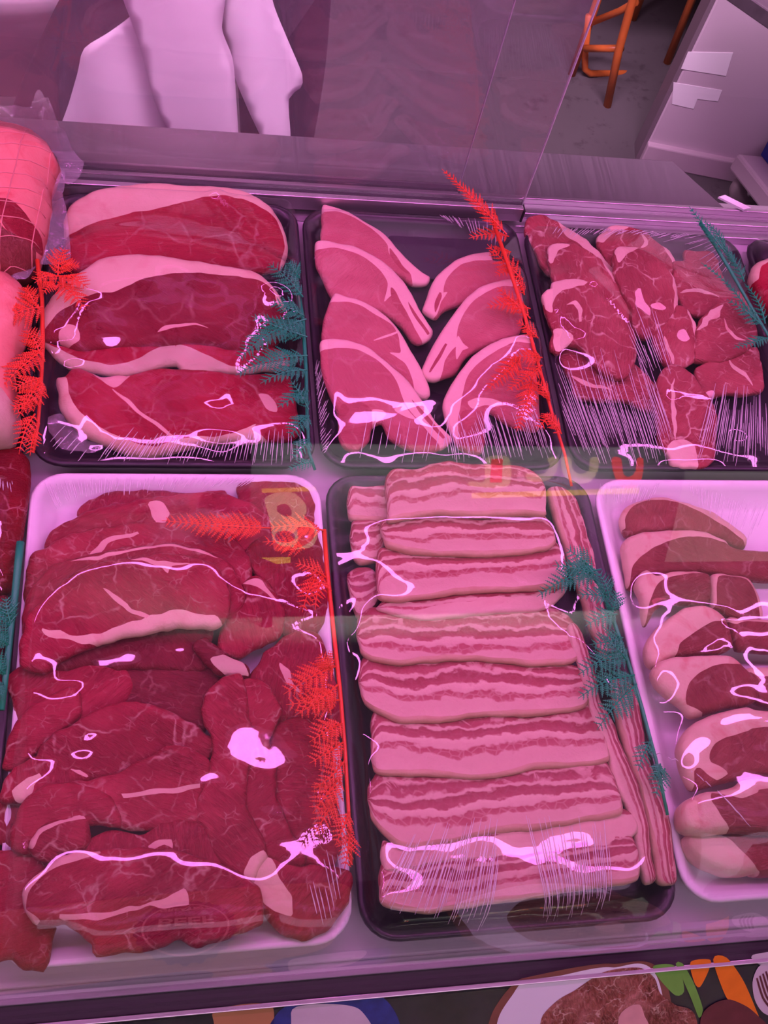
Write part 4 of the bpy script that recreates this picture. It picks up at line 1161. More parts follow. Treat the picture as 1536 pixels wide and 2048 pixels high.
chop('pork chop second from the back in the left column, with a shiny bent end', [(130, 375), (190, 368), (260, 384), (330, 396), (400, 430), (470, 470), (530, 520), (580, 575), (620, 640), (660, 720), (700, 782), (730, 832), (718, 868), (665, 896), (620, 880), (560, 800), (450, 730), (300, 710), (215, 660), (165, 560), (130, 480)],
     [(100, 420), (220, 413), (310, 432), (385, 468), (455, 525), (495, 585), (490, 640), (480, 690), (530, 650), (575, 715), (615, 790), (650, 850), (690, 900), (800, 900), (760, 700), (560, 480), (300, 330), (100, 330)],
     [('tail_streak', [(512, 615), (535, 630), (560, 690), (590, 740), (615, 790), (600, 790), (560, 745), (520, 690)], 'pork_dark'), ('tail_streak', [(600, 690), (640, 750), (690, 820), (710, 850), (700, 858), (665, 812), (620, 745)], 'pork_dark')], 0.030, 0.13, 12)
chop('pork chop third from the back in the left column', [(225, 640), (290, 655), (360, 675), (440, 715), (510, 770), (560, 830), (600, 900), (640, 970), (680, 1040), (710, 1110), (716, 1160), (690, 1172), (640, 1160), (560, 1070), (450, 980), (300, 930), (170, 890), (165, 800), (190, 715)],
     [(180, 682), (290, 690), (370, 715), (440, 760), (510, 800), (545, 850), (558, 910), (560, 950), (505, 950), (545, 975), (590, 1010), (620, 1075), (655, 1180), (780, 1200), (760, 1050), (560, 760), (350, 640), (180, 600)],
     [('fat_fleck', [(425, 885), (480, 862), (550, 838), (552, 846), (490, 872), (430, 888)], 'pork_fat')], 0.036, 0.13, 13)
chop('largest pork chop, nearest in the left column, with a round darker muscle at its end', [(155, 880), (220, 870), (300, 880), (390, 910), (460, 960), (530, 1020), (600, 1080), (650, 1150), (700, 1220), (740, 1290), (790, 1340), (830, 1382), (800, 1420), (750, 1442), (680, 1450), (600, 1432), (540, 1400), (500, 1370), (468, 1300), (420, 1330), (405, 1390), (345, 1440), (285, 1430), (250, 1380), (240, 1250), (200, 1150), (165, 1050), (153, 950)],
     [(120, 932), (240, 926), (330, 932), (400, 962), (460, 1002), (520, 1062), (552, 1122), (572, 1180), (600, 1232), (650, 1292), (700, 1352), (745, 1400), (790, 1460), (900, 1400), (800, 1260), (640, 1060), (450, 880), (250, 820), (120, 830)],
     [('eye_muscle', [(250, 1230), (300, 1205), (360, 1205), (410, 1240), (420, 1300), (395, 1370), (345, 1420), (290, 1415), (258, 1360)], 'pork_dark'), ('fat_fleck', [(418, 1240), (470, 1242), (490, 1262), (468, 1285), (440, 1300), (425, 1330), (418, 1290)], 'pork_fat'), ('fat_fleck', [(530, 1240), (570, 1205), (600, 1240), (640, 1290), (600, 1280), (560, 1262)], 'pork_fat'), ('tail_streak', [(620, 1190), (690, 1260), (760, 1345), (790, 1385), (778, 1390), (730, 1340), (660, 1255)], 'pork_dark')], 0.042, 0.13, 14)
chop('pork chop furthest back in the right column', [(1022, 428), (940, 435), (860, 460), (790, 510), (740, 560), (710, 620), (690, 680), (676, 722), (700, 745), (750, 765), (800, 720), (1000, 660), (1120, 620), (1145, 540), (1105, 478), (1040, 470)],
     [(1060, 468), (940, 480), (870, 500), (812, 552), (785, 602), (780, 642), (800, 640), (770, 690), (740, 760), (640, 780), (640, 640), (750, 480), (900, 400), (1060, 400)],
     [('tail_streak', [(760, 640), (772, 660), (752, 720), (738, 745), (735, 700)], 'pork_dark')], 0.028, 0.13, 15)
chop('pork chop in the middle of the right column', [(1145, 565), (1060, 575), (980, 600), (910, 650), (850, 720), (800, 790), (750, 870), (710, 940), (680, 1010), (670, 1050), (700, 1076), (745, 1085), (800, 1065), (850, 1045), (905, 960), (1000, 910), (1100, 880), (1175, 840), (1195, 700), (1172, 600)],
     [(1190, 605), (1080, 610), (1000, 640), (930, 690), (880, 760), (855, 820), (850, 870), (865, 900), (830, 930), (790, 990), (752, 1100), (620, 1100), (650, 950), (820, 680), (980, 560), (1190, 520)],
     [('fat_fleck', [(855, 860), (880, 900), (910, 925), (880, 935), (850, 985), (845, 930)], 'pork_fat'), ('tail_streak', [(790, 900), (800, 905), (760, 985), (715, 1050), (705, 1050), (745, 975)], 'pork_dark')], 0.036, 0.13, 16)
chop('pork chop nearest in the right column, under the red fern', [(1232, 852), (1150, 855), (1080, 870), (1000, 910), (930, 960), (880, 1020), (830, 1090), (800, 1150), (780, 1210), (800, 1300), (830, 1370), (855, 1420), (920, 1452), (980, 1452), (1000, 1380), (995, 1290), (1020, 1245), (1100, 1300), (1200, 1335), (1272, 1330), (1275, 1200), (1262, 1050), (1252, 940)],
     [(1280, 900), (1150, 895), (1080, 925), (1010, 965), (940, 1020), (900, 1080), (880, 1150), (872, 1200), (855, 1300), (850, 1450), (740, 1400), (740, 1180), (900, 900), (1100, 800), (1280, 820)],
     [('fat_fleck', [(905, 1200), (960, 1180), (1040, 1190), (1100, 1215), (1050, 1225), (990, 1220), (930, 1235)], 'pork_fat'), ('tail_muscle', [(870, 1260), (920, 1240), (985, 1250), (1000, 1300), (990, 1400), (960, 1445), (900, 1440), (868, 1390)], 'pork_dark')], 0.042, 0.13, 17)
# absorbent pad lying behind the chops
meat('absorbent_pad', 'dark absorbent pad lying in the tray behind the pork chops', 'pad', None, cr('B', [(520, 330), (1000, 300), (1060, 420), (1080, 560), (740, 560), (600, 470)]), M['pad'], 0.012, 0, 0, 0.0012, 0.0012, 0.002, tray='B', seed=18, und=0.0006)

# ------------------------------------------------------------------ lamb
G3 = 'lamb slices in the black tray'
def lamb(label, outline, z, sx, sy, seed, extra=(), m=0):
    return meat('lamb_slice', label, 'lamb', G3, cr('C', outline), M['lamb'][m], z, sx, sy, 0.004, 0.008, 0.004, [(n, cr('C', p), M[mm]) for n, p, mm in extra], tray='C', seed=seed, und=0.0022, wob=0.0024, grow=4)
lamb('lamb slice in the back left corner of its tray with a narrow red end', [(148, 335), (180, 285), (240, 274), (300, 300), (350, 330), (430, 380), (520, 450), (590, 520), (650, 590), (560, 600), (400, 520), (300, 470), (285, 600), (250, 550), (220, 480), (170, 410)], 0.028, 0, 0.05, 21,
     [('fat_rim', [(330, 290), (440, 370), (540, 450), (640, 560), (680, 620), (600, 600), (480, 470), (360, 380)], 'lamb_fat')])
lamb('lower lamb slice in the front left, under the long front slice', [(350, 1080), (380, 1040), (440, 1020), (480, 1060), (540, 1110), (600, 1150), (680, 1160), (750, 1120), (800, 1160), (850, 1210), (890, 1260), (896, 1390), (820, 1362), (740, 1322), (620, 1312), (520, 1310), (440, 1280), (400, 1180)], 0.023, 0, 0.05, 24,
     [('fat_seam', [(400, 1190), (480, 1210), (560, 1240), (640, 1262), (560, 1262), (470, 1235)], 'lamb_fat'), ('fat_rim', [(880, 1230), (910, 1280), (910, 1400), (878, 1400), (868, 1300)], 'lamb_fat')], 1)
lamb('lamb slice left of centre, partly covered by the long front slice', [(285, 450), (350, 435), (430, 450), (530, 500), (600, 560), (660, 630), (720, 700), (757, 780), (762, 870), (735, 892), (690, 850), (560, 730), (480, 690), (330, 680), (298, 560)], 0.035, 0, 0.12, 22,
     [('fat_rim', [(560, 500), (640, 590), (720, 690), (770, 780), (780, 900), (742, 900), (748, 800), (700, 710), (620, 610)], 'lamb_fat'), ('fat_rim', [(270, 430), (340, 425), (400, 440), (330, 470), (310, 520), (285, 540)], 'lamb_fat')], 1)
lamb('long lamb slice at the front left with a white fat ridge along its top', [(248, 735), (270, 700), (300, 690), (300, 660), (360, 650), (440, 643), (490, 650), (560, 720), (640, 800), (700, 860), (757, 930), (768, 1000), (762, 1080), (742, 1150), (702, 1188), (640, 1182), (570, 1132), (520, 1070), (460, 1010), (390, 1000), (330, 1052), (290, 1022), (310, 940), (288, 860), (262, 800)], 0.043, 0, 0.12, 23,
     [('fat_rim', [(240, 720), (290, 640), (440, 625), (500, 645), (470, 670), (400, 690), (330, 720), (300, 760), (290, 830), (255, 810)], 'lamb_fat'), ('fat_seam', [(370, 790), (420, 760), (460, 800), (462, 880), (448, 880), (440, 820), (412, 785)], 'lamb_fat'), ('fat_patch', [(310, 930), (380, 940), (410, 985), (330, 1050), (300, 1030)], 'lamb_fat')])
lamb('lamb slice furthest back in the middle with a rounded fat edge', [(560, 402), (600, 360), (650, 335), (720, 345), (790, 360), (850, 390), (910, 440), (960, 462), (992, 512), (1002, 600), (970, 650), (900, 600), (780, 540), (700, 520), (640, 560), (600, 490)], 0.028, 0, 0.10, 25,
     [('fat_rim', [(540, 400), (600, 340), (660, 318), (730, 335), (690, 360), (630, 380), (590, 430)], 'lamb_fat'), ('fat_seam', [(790, 370), (840, 420), (830, 450), (800, 460), (815, 425)], 'lamb_fat'), ('fat_rim', [(930, 430), (1000, 490), (1020, 620), (990, 620), (980, 530)], 'lamb_fat')], 1)
lamb('right hand back lamb slice beside the green fern', [(1000, 540), (1060, 530), (1065, 472), (1130, 476), (1215, 492), (1260, 600), (1300, 700), (1400, 735), (1422, 822), (1300, 830), (1150, 840), (1040, 780), (1000, 660)], 0.026, 0, 0.06, 29,
     [('fat_seam', [(1020, 720), (1090, 690), (1180, 700), (1250, 740), (1180, 720), (1095, 712)], 'lamb_fat')])
lamb('central lamb slice with pale bone ends at its lower edge', [(665, 472), (720, 455), (800, 465), (880, 500), (940, 560), (990, 640), (1006, 720), (1002, 800), (962, 890), (902, 942), (840, 962), (790, 942), (760, 880), (750, 780), (700, 680), (660, 580)], 0.040, 0, 0.12, 26,
     [('fat_rim', [(650, 460), (720, 440), (800, 450), (740, 480), (700, 520), (670, 540)], 'lamb_fat'), ('bone_end', [(775, 700), (800, 690), (830, 760), (860, 810), (850, 850), (800, 810), (770, 780)], 'bone'), ('fat_rim', [(960, 560), (1020, 680), (1020, 820), (990, 850), (994, 720)], 'lamb_fat'), ('bone_end', [(868, 770), (910, 770), (940, 800), (925, 815), (870, 800)], 'bone')])
lamb('lamb slice with a ring of cut marrow bone', [(880, 960), (960, 880), (1010, 790), (1070, 820), (1112, 890), (1127, 980), (1112, 1090), (1050, 1122), (960, 1112), (915, 1050)], 0.034, 0, 0.08, 27,
     [('bone_ring', [(1020, 930), (1045, 922), (1070, 945), (1082, 985), (1060, 1000), (1030, 992), (1008, 965)], 'bone'), ('fat_rim', [(1060, 800), (1130, 880), (1145, 990), (1120, 1100), (1100, 1090), (1110, 980), (1095, 900)], 'lamb_fat'), ('fat_seam', [(935, 960), (960, 1010), (985, 1080), (990, 1130), (968, 1100), (945, 1020)], 'lamb_fat')], 1)
lamb('wide right hand lamb slice with a curl of white fat at its top', [(1130, 930), (1160, 860), (1220, 800), (1280, 770), (1370, 752), (1420, 850), (1462, 930), (1452, 1000), (1380, 1050), (1280, 1092), (1180, 1092), (1122, 1082)], 0.038, 0, 0.10, 28,
     [('fat_patch', [(1125, 930), (1150, 880), (1210, 810), (1270, 780), (1260, 815), (1245, 860), (1190, 880), (1140, 940)], 'lamb_fat'), ('fat_seam', [(1270, 860), (1300, 920), (1340, 960), (1400, 990), (1340, 980), (1290, 935)], 'lamb_fat')], 0)
lamb('lamb slice at the right tray edge, lowest of the right hand ones', [(1130, 1150), (1250, 1092), (1350, 1052), (1462, 1030), (1482, 1120), (1492, 1260), (1400, 1282), (1300, 1272), (1200, 1302), (1150, 1250)], 0.030, 0, 0.05, 30,
     [('fat_seam', [(1300, 1080), (1340, 1130), (1400, 1180), (1440, 1250), (1390, 1200), (1330, 1150)], 'lamb_fat'), ('bone_end', [(1165, 1290), (1215, 1280), (1235, 1330), (1200, 1360), (1170, 1330)], 'bone')])
lamb('lamb slice hanging over the front middle of its tray', [(918, 1195), (980, 1130), (1080, 1170), (1140, 1260), (1210, 1350), (1226, 1450), (1222, 1650), (1150, 1692), (1000, 1694), (978, 1640), (920, 1560), (900, 1380)], 0.036, 0, 0.04, 31,
     [('fat_seam', [(985, 1200), (1000, 1330), (1005, 1480), (1000, 1560), (985, 1480), (975, 1330)], 'lamb_fat'), ('fat_rim', [(960, 1580), (1050, 1560), (1110, 1600), (1120, 1720), (960, 1720)], 'lamb_fat')], 1)

# ------------------------------------------------------------------ sliced beef
G4 = 'beef slices in the white tray'
def beef(label, outline, z, sy, seed, m=0, extra=(), sx=0.0, ht=0.006, mat=None):
    return meat('beef_slice', label, 'beef', G4, outline, mat or M['beef'][m], z, sx, sy, ht, 0.008, 0.0065, [(n, p, M[mm]) for n, p, mm in extra], tray='D', seed=seed, und=0.0024, wob=0.0026, grow=5)
D1 = lambda p: cr('D1', p)
D2 = lambda p: cr('D2', p)
beef('beef slice furthest back at the left of the heap', D1([(340, 230), (370, 190), (400, 170), (480, 150), (650, 140), (780, 155), (870, 148), (960, 150), (1000, 260), (700, 300), (500, 300), (380, 260)]), 0.024, 0.05, 41, 1)
beef('beef slice in the back right corner of the white tray', D1([(1020, 120), (1090, 86), (1200, 78), (1300, 110), (1345, 190), (1345, 300), (1250, 330), (1130, 320), (1040, 230)]), 0.024, 0.03, 42, 0)
beef('beef strip along the back right side, under the red fern', D1([(1050, 420), (1100, 350), (1200, 300), (1320, 270), (1370, 400), (1392, 560), (1385, 700), (1300, 750), (1210, 740), (1190, 620), (1120, 520)]), 0.028, 0.05, 43, 2)
beef('long beef slice second from the back with a pale fat corner', D1([(205, 360), (230, 310), (300, 270), (350, 245), (450, 212), (560, 192), (700, 170), (800, 158), (900, 148), (1000, 165), (1080, 205), (1150, 260), (1160, 370), (1100, 440), (900, 380), (600, 340), (400, 380), (230, 430)]), 0.029, 0.10, 44, 0,
     [('fat_patch', D1([(640, 190), (700, 200), (720, 250), (690, 300), (660, 270), (640, 220)]), 'seam_fat')])
beef('wide beef slice third from the back', D1([(140, 410), (200, 385), (300, 330), (430, 300), (560, 285), (750, 275), (900, 300), (1000, 350), (1062, 440), (1065, 540), (1040, 630), (980, 640), (900, 520), (700, 430), (500, 450), (330, 500), (200, 640), (130, 660), (112, 560), (120, 470)]), 0.036, 0.10, 45, 1,
     [('fat_seam', D1([(385, 410), (430, 360), (500, 330), (590, 318), (600, 330), (510, 345), (450, 375), (405, 425)]), 'seam_fat')])
beef('beef slice lying just behind the big top slice', D1([(108, 720), (118, 620), (150, 550), (220, 470), (330, 435), (500, 395), (700, 372), (850, 395), (960, 445), (1022, 520), (1032, 610), (960, 680), (800, 560), (500, 560), (250, 720), (130, 780)]), 0.043, 0.10, 46, 2,
     [('fat_seam', D1([(300, 450), (450, 415), (620, 385), (720, 372), (850, 392), (930, 430), (850, 408), (720, 385), (560, 408), (400, 440)]), 'seam_fat')])
beef('big top beef slice with a cream fat rim along its near edge', D1([(95, 880), (100, 780), (122, 690), (200, 590), (300, 505), (450, 445), (600, 425), (720, 412), (850, 432), (930, 480), (970, 560), (972, 640), (945, 702), (880, 716), (800, 704), (700, 724), (560, 748), (450, 775), (370, 802), (280, 835), (230, 862), (200, 902), (130, 895)]), 0.051, 0.10, 47, 0,
     [('fat_rim', D1([(190, 730), (300, 752), (420, 748), (530, 708), (650, 678), (760, 655), (860, 665), (930, 680), (960, 720), (880, 760), (560, 790), (450, 800), (370, 800), (290, 772), (210, 775)]), 'beef_fat'),
      ('fat_seam', D1([(560, 430), (640, 450), (690, 470), (720, 500), (740, 470), (820, 455), (740, 450), (700, 440), (640, 430)]), 'seam_fat'),
      ('fat_seam', D1([(440, 560), (500, 590), (570, 640), (640, 680), (630, 690), (550, 650), (480, 600)]), 'seam_fat')])
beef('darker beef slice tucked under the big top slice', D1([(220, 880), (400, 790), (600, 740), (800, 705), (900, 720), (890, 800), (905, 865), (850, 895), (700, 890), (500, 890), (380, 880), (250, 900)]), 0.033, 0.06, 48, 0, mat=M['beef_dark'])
beef('rounded beef piece right of the big top slice', D1([(975, 665), (1050, 600), (1040, 535), (1100, 502), (1162, 560), (1202, 640), (1185, 745), (1100, 795), (1000, 842), (940, 822), (948, 745)]), 0.037, 0.06, 49, 1, [('fat_seam', D1([(1040, 540), (1100, 512), (1150, 560), (1180, 620), (1140, 580), (1090, 545)]), 'seam_fat')])
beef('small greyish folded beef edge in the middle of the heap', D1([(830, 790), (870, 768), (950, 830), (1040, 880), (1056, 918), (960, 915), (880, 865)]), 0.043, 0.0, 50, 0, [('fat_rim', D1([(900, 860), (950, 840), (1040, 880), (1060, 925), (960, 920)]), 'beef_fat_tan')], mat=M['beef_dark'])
beef('beef piece sticking out to the left over the tray edge', D1([(40, 950), (70, 902), (110, 892), (200, 905), (260, 880), (400, 880), (520, 890), (560, 960), (530, 1030), (420, 1110), (300, 1140), (100, 1140), (60, 1035)]), 0.029, 0.05, 51, 2)
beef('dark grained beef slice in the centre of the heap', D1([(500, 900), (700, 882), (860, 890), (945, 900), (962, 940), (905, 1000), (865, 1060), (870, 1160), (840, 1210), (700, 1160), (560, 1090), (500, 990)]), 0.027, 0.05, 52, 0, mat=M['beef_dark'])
beef('right hand beef piece below the fern tip', D1([(1060, 960), (1100, 885), (1150, 820), (1230, 752), (1320, 742), (1382, 800), (1405, 900), (1442, 1000), (1452, 1130), (1420, 1240), (1300, 1200), (1200, 1190), (1120, 1080)]), 0.031, 0.05, 53, 1, [('fat_seam', D1([(1190, 880), (1230, 900), (1250, 960), (1290, 1010), (1240, 980), (1205, 930)]), 'seam_fat')])
beef('pointed left hand beef slice below the piece over the tray edge', D2([(28, 290), (30, 220), (50, 150), (100, 70), (180, 20), (260, -30), (330, -40), (340, 60), (250, 150), (140, 240), (70, 295)]), 0.034, 0.05, 54, 0)
beef('arched beef slice across the middle of the heap', D2([(180, 210), (240, 150), (340, 105), (430, 48), (550, 18), (660, 40), (790, 95), (880, 150), (926, 188), (900, 240), (860, 290), (780, 260), (640, 270), (480, 340), (300, 340), (150, 330)]), 0.040, 0.08, 55, 2)
beef('beef slice at the left with a small white fat corner', D2([(5, 425), (40, 332), (120, 262), (250, 268), (330, 290), (385, 330), (330, 385), (200, 400), (110, 445), (60, 432)]), 0.040, 0.05, 56, 1, [('fat_patch', D2([(62, 400), (90, 360), (170, 312), (180, 330), (150, 370), (125, 420), (100, 450), (65, 440)]), 'beef_fat'), ('fat_seam', D2([(255, 275), (320, 280), (380, 325), (345, 325), (300, 300)]), 'seam_fat')])
beef('humped beef slice with white marbling in the middle', D2([(260, 370), (400, 350), (480, 335), (560, 285), (660, 245), (702, 212), (790, 212), (862, 238), (888, 285), (865, 370), (846, 420), (846, 520), (800, 545), (640, 555), (500, 540), (360, 480)]), 0.046, 0.08, 57, 0, [('fat_seam', D2([(520, 410), (600, 395), (700, 385), (780, 370), (850, 365), (850, 380), (780, 392), (700, 402), (600, 412), (530, 425)]), 'seam_fat')])
beef('low beef slice at the left above a small oval piece', D2([(90, 470), (130, 412), (200, 372), (300, 365), (400, 378), (480, 440), (510, 530), (380, 525), (250, 540), (150, 600), (120, 655), (60, 632), (48, 560)]), 0.047, 0.06, 58, 2)
beef('thin beef edge showing at the left side of the tray', D2([(-30, 440), (0, 428), (40, 420), (92, 462), (82, 520), (55, 570), (48, 632), (0, 605), (-30, 560)]), 0.026, 0.03, 59, 1)
beef('small oval beef piece with a pale rim at the left', D2([(128, 645), (160, 572), (240, 530), (362, 500), (378, 558), (362, 632), (280, 665), (200, 685)]), 0.050, 0.04, 60, 0, [('fat_rim', D2([(120, 640), (155, 565), (240, 520), (380, 490), (385, 510), (300, 522), (220, 548), (170, 585), (140, 650)]), 'seam_fat')])
beef('beef slice behind the large front slice', D2([(250, 690), (360, 630), (400, 590), (500, 570), (590, 590), (640, 570), (700, 530), (800, 520), (882, 565), (905, 640), (952, 705), (900, 745), (700, 745), (500, 720)]), 0.045, 0.06, 61, 1, [('fat_seam', D2([(630, 630), (680, 600), (730, 605), (740, 640), (700, 620), (650, 650)]), 'seam_fat')])
beef('beef piece in the near left corner running out of the picture', D2([(-60, 660), (0, 648), (60, 642), (150, 650), (225, 682), (200, 740), (150, 800), (130, 860), (150, 930), (222, 965), (215, 1070), (180, 1152), (120, 1142), (50, 1100), (-60, 1090)]), 0.034, 0.06, 62, 2)
beef('large front beef slice with a torn fat edge at its left', D2([(100, 850), (120, 790), (170, 740), (240, 690), (330, 660), (480, 648), (650, 640), (800, 660), (930, 710), (1040, 760), (1092, 800), (1112, 850), (1102, 955), (1000, 992), (850, 1052), (760, 1022), (580, 1072), (420, 1078), (400, 1040), (300, 960), (220, 955), (150, 945)]), 0.053, 0.08, 63, 0,
     [('fat_rim', D2([(200, 720), (270, 660), (330, 640), (420, 640), (430, 665), (340, 690), (250, 720), (170, 770), (130, 830), (120, 900), (170, 950), (130, 960), (90, 880), (110, 790)]), 'seam_fat'),
      ('fat_seam', D2([(250, 925), (340, 920), (420, 915), (560, 885), (690, 850), (780, 812), (806, 880), (720, 890), (640, 885), (560, 905), (420, 940), (280, 950)]), 'seam_fat')])
beef('long beef strip right of centre running down to a fat end', D2([(868, 60), (870, 30), (900, -40), (960, -90), (1020, -95), (1050, -30), (1050, 80), (1092, 180), (1062, 270), (1042, 370), (1048, 470), (1102, 560), (1132, 660), (1090, 720), (1060, 780), (945, 700), (892, 610), (850, 520), (842, 470), (862, 360), (912, 230), (915, 160), (885, 110)]), 0.046, 0.03, 64, 1, [('fat_rim', D2([(1045, 760), (1060, 690), (1120, 650), (1180, 720), (1140, 800)]), 'beef_fat')])
beef('long beef strip next to the right side, gleaming along its ridge', D2([(1015, -60), (1100, -80), (1160, -20), (1192, 60), (1140, 180), (1170, 262), (1172, 400), (1204, 482), (1232, 570), (1292, 650), (1292, 705), (1200, 700), (1140, 665), (1102, 565), (1048, 470), (1042, 380), (1062, 270), (1092, 180), (1050, 80)]), 0.042, 0.03, 65, 2)
beef('beef piece along the right tray edge under the fern', D2([(1170, 262), (1150, 180), (1200, 100), (1300, 90), (1400, 200), (1430, 460), (1450, 600), (1405, 715), (1300, 705), (1290, 650), (1232, 565), (1182, 455)]), 0.034, 0.03, 66, 0)
beef('beef piece in the near right corner with a big white fat side', D2([(1080, 705), (1135, 662), (1200, 700), (1290, 712), (1400, 722), (1482, 740), (1494, 800), (1452, 900), (1382, 980), (1300, 1012), (1205, 992), (1120, 890), (1060, 785)]), 0.037, 0.03, 67, 1, [('fat_rim', D2([(1040, 760), (1070, 690), (1130, 650), (1190, 755), (1240, 850), (1235, 930), (1160, 900), (1100, 840)]), 'beef_fat')])

# ------------------------------------------------------------------ pork belly
G5 = 'pork belly slices in the black tray'
E1 = lambda p: cr('E1', p)
E2 = lambda p: cr('E2', p)
def belly(label, outline, z, seed, sx=0.0, sy=-0.20, m=0, axis=(1, 0), rind=True, ht=0.005, extra=()):
    if sy < 0:
        ym = sum(p[1] for p in outline) / len(outline)
        xs = [p[0] for p in outline]; x0_, x1_ = min(xs), max(xs)
        outline = [(x, y - (17 if y < ym and x0_ + 12 < x < x1_ - 12 else (8 if y < ym else 0))) for x, y in outline]
    return meat('belly_slice', label, 'pork belly', G5, outline, M['belly'][m], z, sx, sy, ht, 0.008, 0.005, [(n, p, M[mm]) for n, p, mm in extra], tray='E', seed=seed, und=0.0016, wob=0.0012, axis=axis, step=0.0045,
                rind=(M['rind_tan'], 0.0045) if rind else None)
belly('belly slice end at the back left, behind the top slice', E1([(150, 112), (200, 105), (340, 118), (360, 300), (300, 318), (150, 300)]), 0.022, 71, sy=0.0, m=1)
belly('second belly slice end down the left side, beside the second slice', E1([(163, 322), (300, 318), (340, 400), (310, 500), (280, 525), (200, 532), (163, 480)]), 0.022, 72, sy=0.0, m=2)
belly('curled belly slice end at the left with a reddish corner', E1([(138, 585), (200, 550), (270, 560), (310, 640), (300, 720), (250, 800), (190, 805), (150, 690)]), 0.020, 73, sy=0.0, m=0)
belly('streaky belly slice in the upper right, lying along the tray edge', E1([(1160, 160), (1212, 128), (1282, 150), (1332, 222), (1372, 332), (1402, 452), (1452, 602), (1492, 752), (1505, 900), (1530, 1010), (1450, 1020), (1380, 870), (1330, 710), (1280, 570), (1230, 410), (1188, 285)]), 0.022, 74, sx=0.0, sy=0.0, m=1, axis=(0.16, -1))
belly('topmost belly slice at the back with a tan rind', E1([(330, 130), (372, 95), (480, 95), (560, 70), (650, 50), (720, 60), (900, 70), (1000, 75), (1100, 110), (1152, 160), (1156, 250), (1150, 290), (1050, 285), (900, 288), (780, 292), (600, 280), (450, 302), (380, 316), (345, 312), (342, 220)]), 0.040, 75, m=0)
belly('belly slice second from the back', E1([(308, 340), (450, 300), (600, 282), (800, 288), (1000, 284), (1110, 296), (1190, 380), (1202, 425), (1150, 465), (1000, 486), (830, 496), (600, 488), (450, 478), (340, 445), (320, 395)]), 0.037, 76, m=1)
belly('belly slice third from the back with a thick pale end', E1([(286, 560), (300, 482), (400, 486), (560, 484), (830, 486), (1000, 480), (1180, 452), (1242, 502), (1262, 600), (1202, 655), (1000, 672), (860, 678), (700, 690), (560, 708), (400, 726), (300, 715), (284, 640)]), 0.037, 77, m=2)
belly('belly slice fourth from the back, mostly a pale tan fat band', E1([(300, 745), (400, 716), (560, 706), (800, 686), (1000, 674), (1200, 656), (1266, 685), (1155, 770), (1000, 786), (830, 796), (600, 822), (500, 822), (300, 776)]), 0.034, 78, m=0, extra=[('fat_band', E1([(440, 815), (560, 760), (760, 735), (1000, 712), (1230, 690), (1280, 700), (1160, 775), (1000, 795), (830, 805), (600, 830)]), 'rind')], rind=False)
belly('broad belly slice at mid tray with an even white streak', E1([(188, 845), (260, 800), (400, 812), (560, 828), (800, 800), (1000, 788), (1180, 798), (1290, 870), (1340, 960), (1300, 1040), (1100, 1055), (1000, 1046), (800, 1026), (600, 1036), (400, 1046), (250, 1018), (200, 965)]), 0.037, 79, m=1)
belly('belly slice below mid tray with ragged lean along its back edge', E1([(195, 1100), (230, 1030), (270, 1010), (380, 1044), (500, 1042), (750, 1032), (1000, 1050), (1150, 1064), (1330, 1110), (1370, 1205)]) + E2([(1085, 60), (1050, 90), (850, 115), (600, 118), (500, 138), (360, 146), (250, 140), (130, 80), (90, 20)]), 0.039, 80, m=2)
belly('belly slice with a red left end, fifth from the front', E2([(140, 135), (180, 100), (330, 138), (500, 132), (620, 112), (800, 112), (1000, 96), (1085, 88), (1135, 150), (1165, 230), (1175, 315), (1000, 340), (850, 352), (700, 382), (560, 392), (400, 382), (250, 378), (150, 358), (132, 250)]), 0.043, 81, m=0)
belly('thick belly slice with a curled rolled left end', E2([(118, 455), (160, 398), (200, 368), (280, 366), (450, 382), (600, 392), (800, 360), (1000, 340), (1130, 326), (1190, 400), (1224, 460), (1235, 545), (1100, 575), (900, 606), (700, 628), (500, 668), (330, 698), (260, 692), (190, 635), (138, 560)]), 0.048, 82, m=1)
belly('thin belly slice of plain tan fat behind the front slice', E2([(183, 680), (260, 690), (400, 690), (550, 662), (800, 628), (1000, 590), (1200, 552), (1285, 560), (1305, 640), (1200, 690), (1000, 712), (800, 735), (600, 752), (400, 770), (280, 808), (188, 785)]), 0.050, 83, m=2, extra=[('fat_band', E2([(180, 690), (300, 690), (600, 655), (1000, 590), (1290, 550), (1310, 645), (1200, 670), (1000, 690), (700, 725), (400, 760), (190, 790)]), 'rind')], rind=False)
belly('front belly slice with a broad white fat end nearest the glass', E2([(168, 820), (200, 788), (300, 776), (500, 748), (700, 728), (900, 708), (1100, 688), (1255, 668), (1305, 720), (1305, 835), (1150, 868), (1000, 890), (850, 914), (650, 945), (450, 976), (370, 986), (250, 968), (178, 935)]), 0.054, 84, m=0)
belly('upright belly slice along the right side, reddish and marbled', E1([(1262, 870), (1320, 850), (1400, 1060)]) + E2([(1140, 40), (1200, 150), (1240, 260), (1300, 380), (1330, 500), (1352, 600), (1362, 700), (1382, 832), (1330, 850), (1295, 700), (1272, 560), (1200, 420), (1160, 250), (1100, 110)]) + E1([(1330, 1080)]), 0.044, 85, sx=0.0, sy=0.0, m=2, axis=(0.22, -1), rind=False)
belly('outermost belly slice along the right side with a white fat edge', E2([(1190, -40), (1290, -10), (1322, 150), (1352, 300), (1402, 420), (1432, 500), (1452, 620), (1462, 720), (1474, 842), (1440, 858), (1385, 842), (1362, 700), (1332, 560), (1300, 420), (1250, 280), (1212, 150)]), 0.036, 86, sx=0.0, sy=0.0, m=0, axis=(-0.22, 1), rind=True)

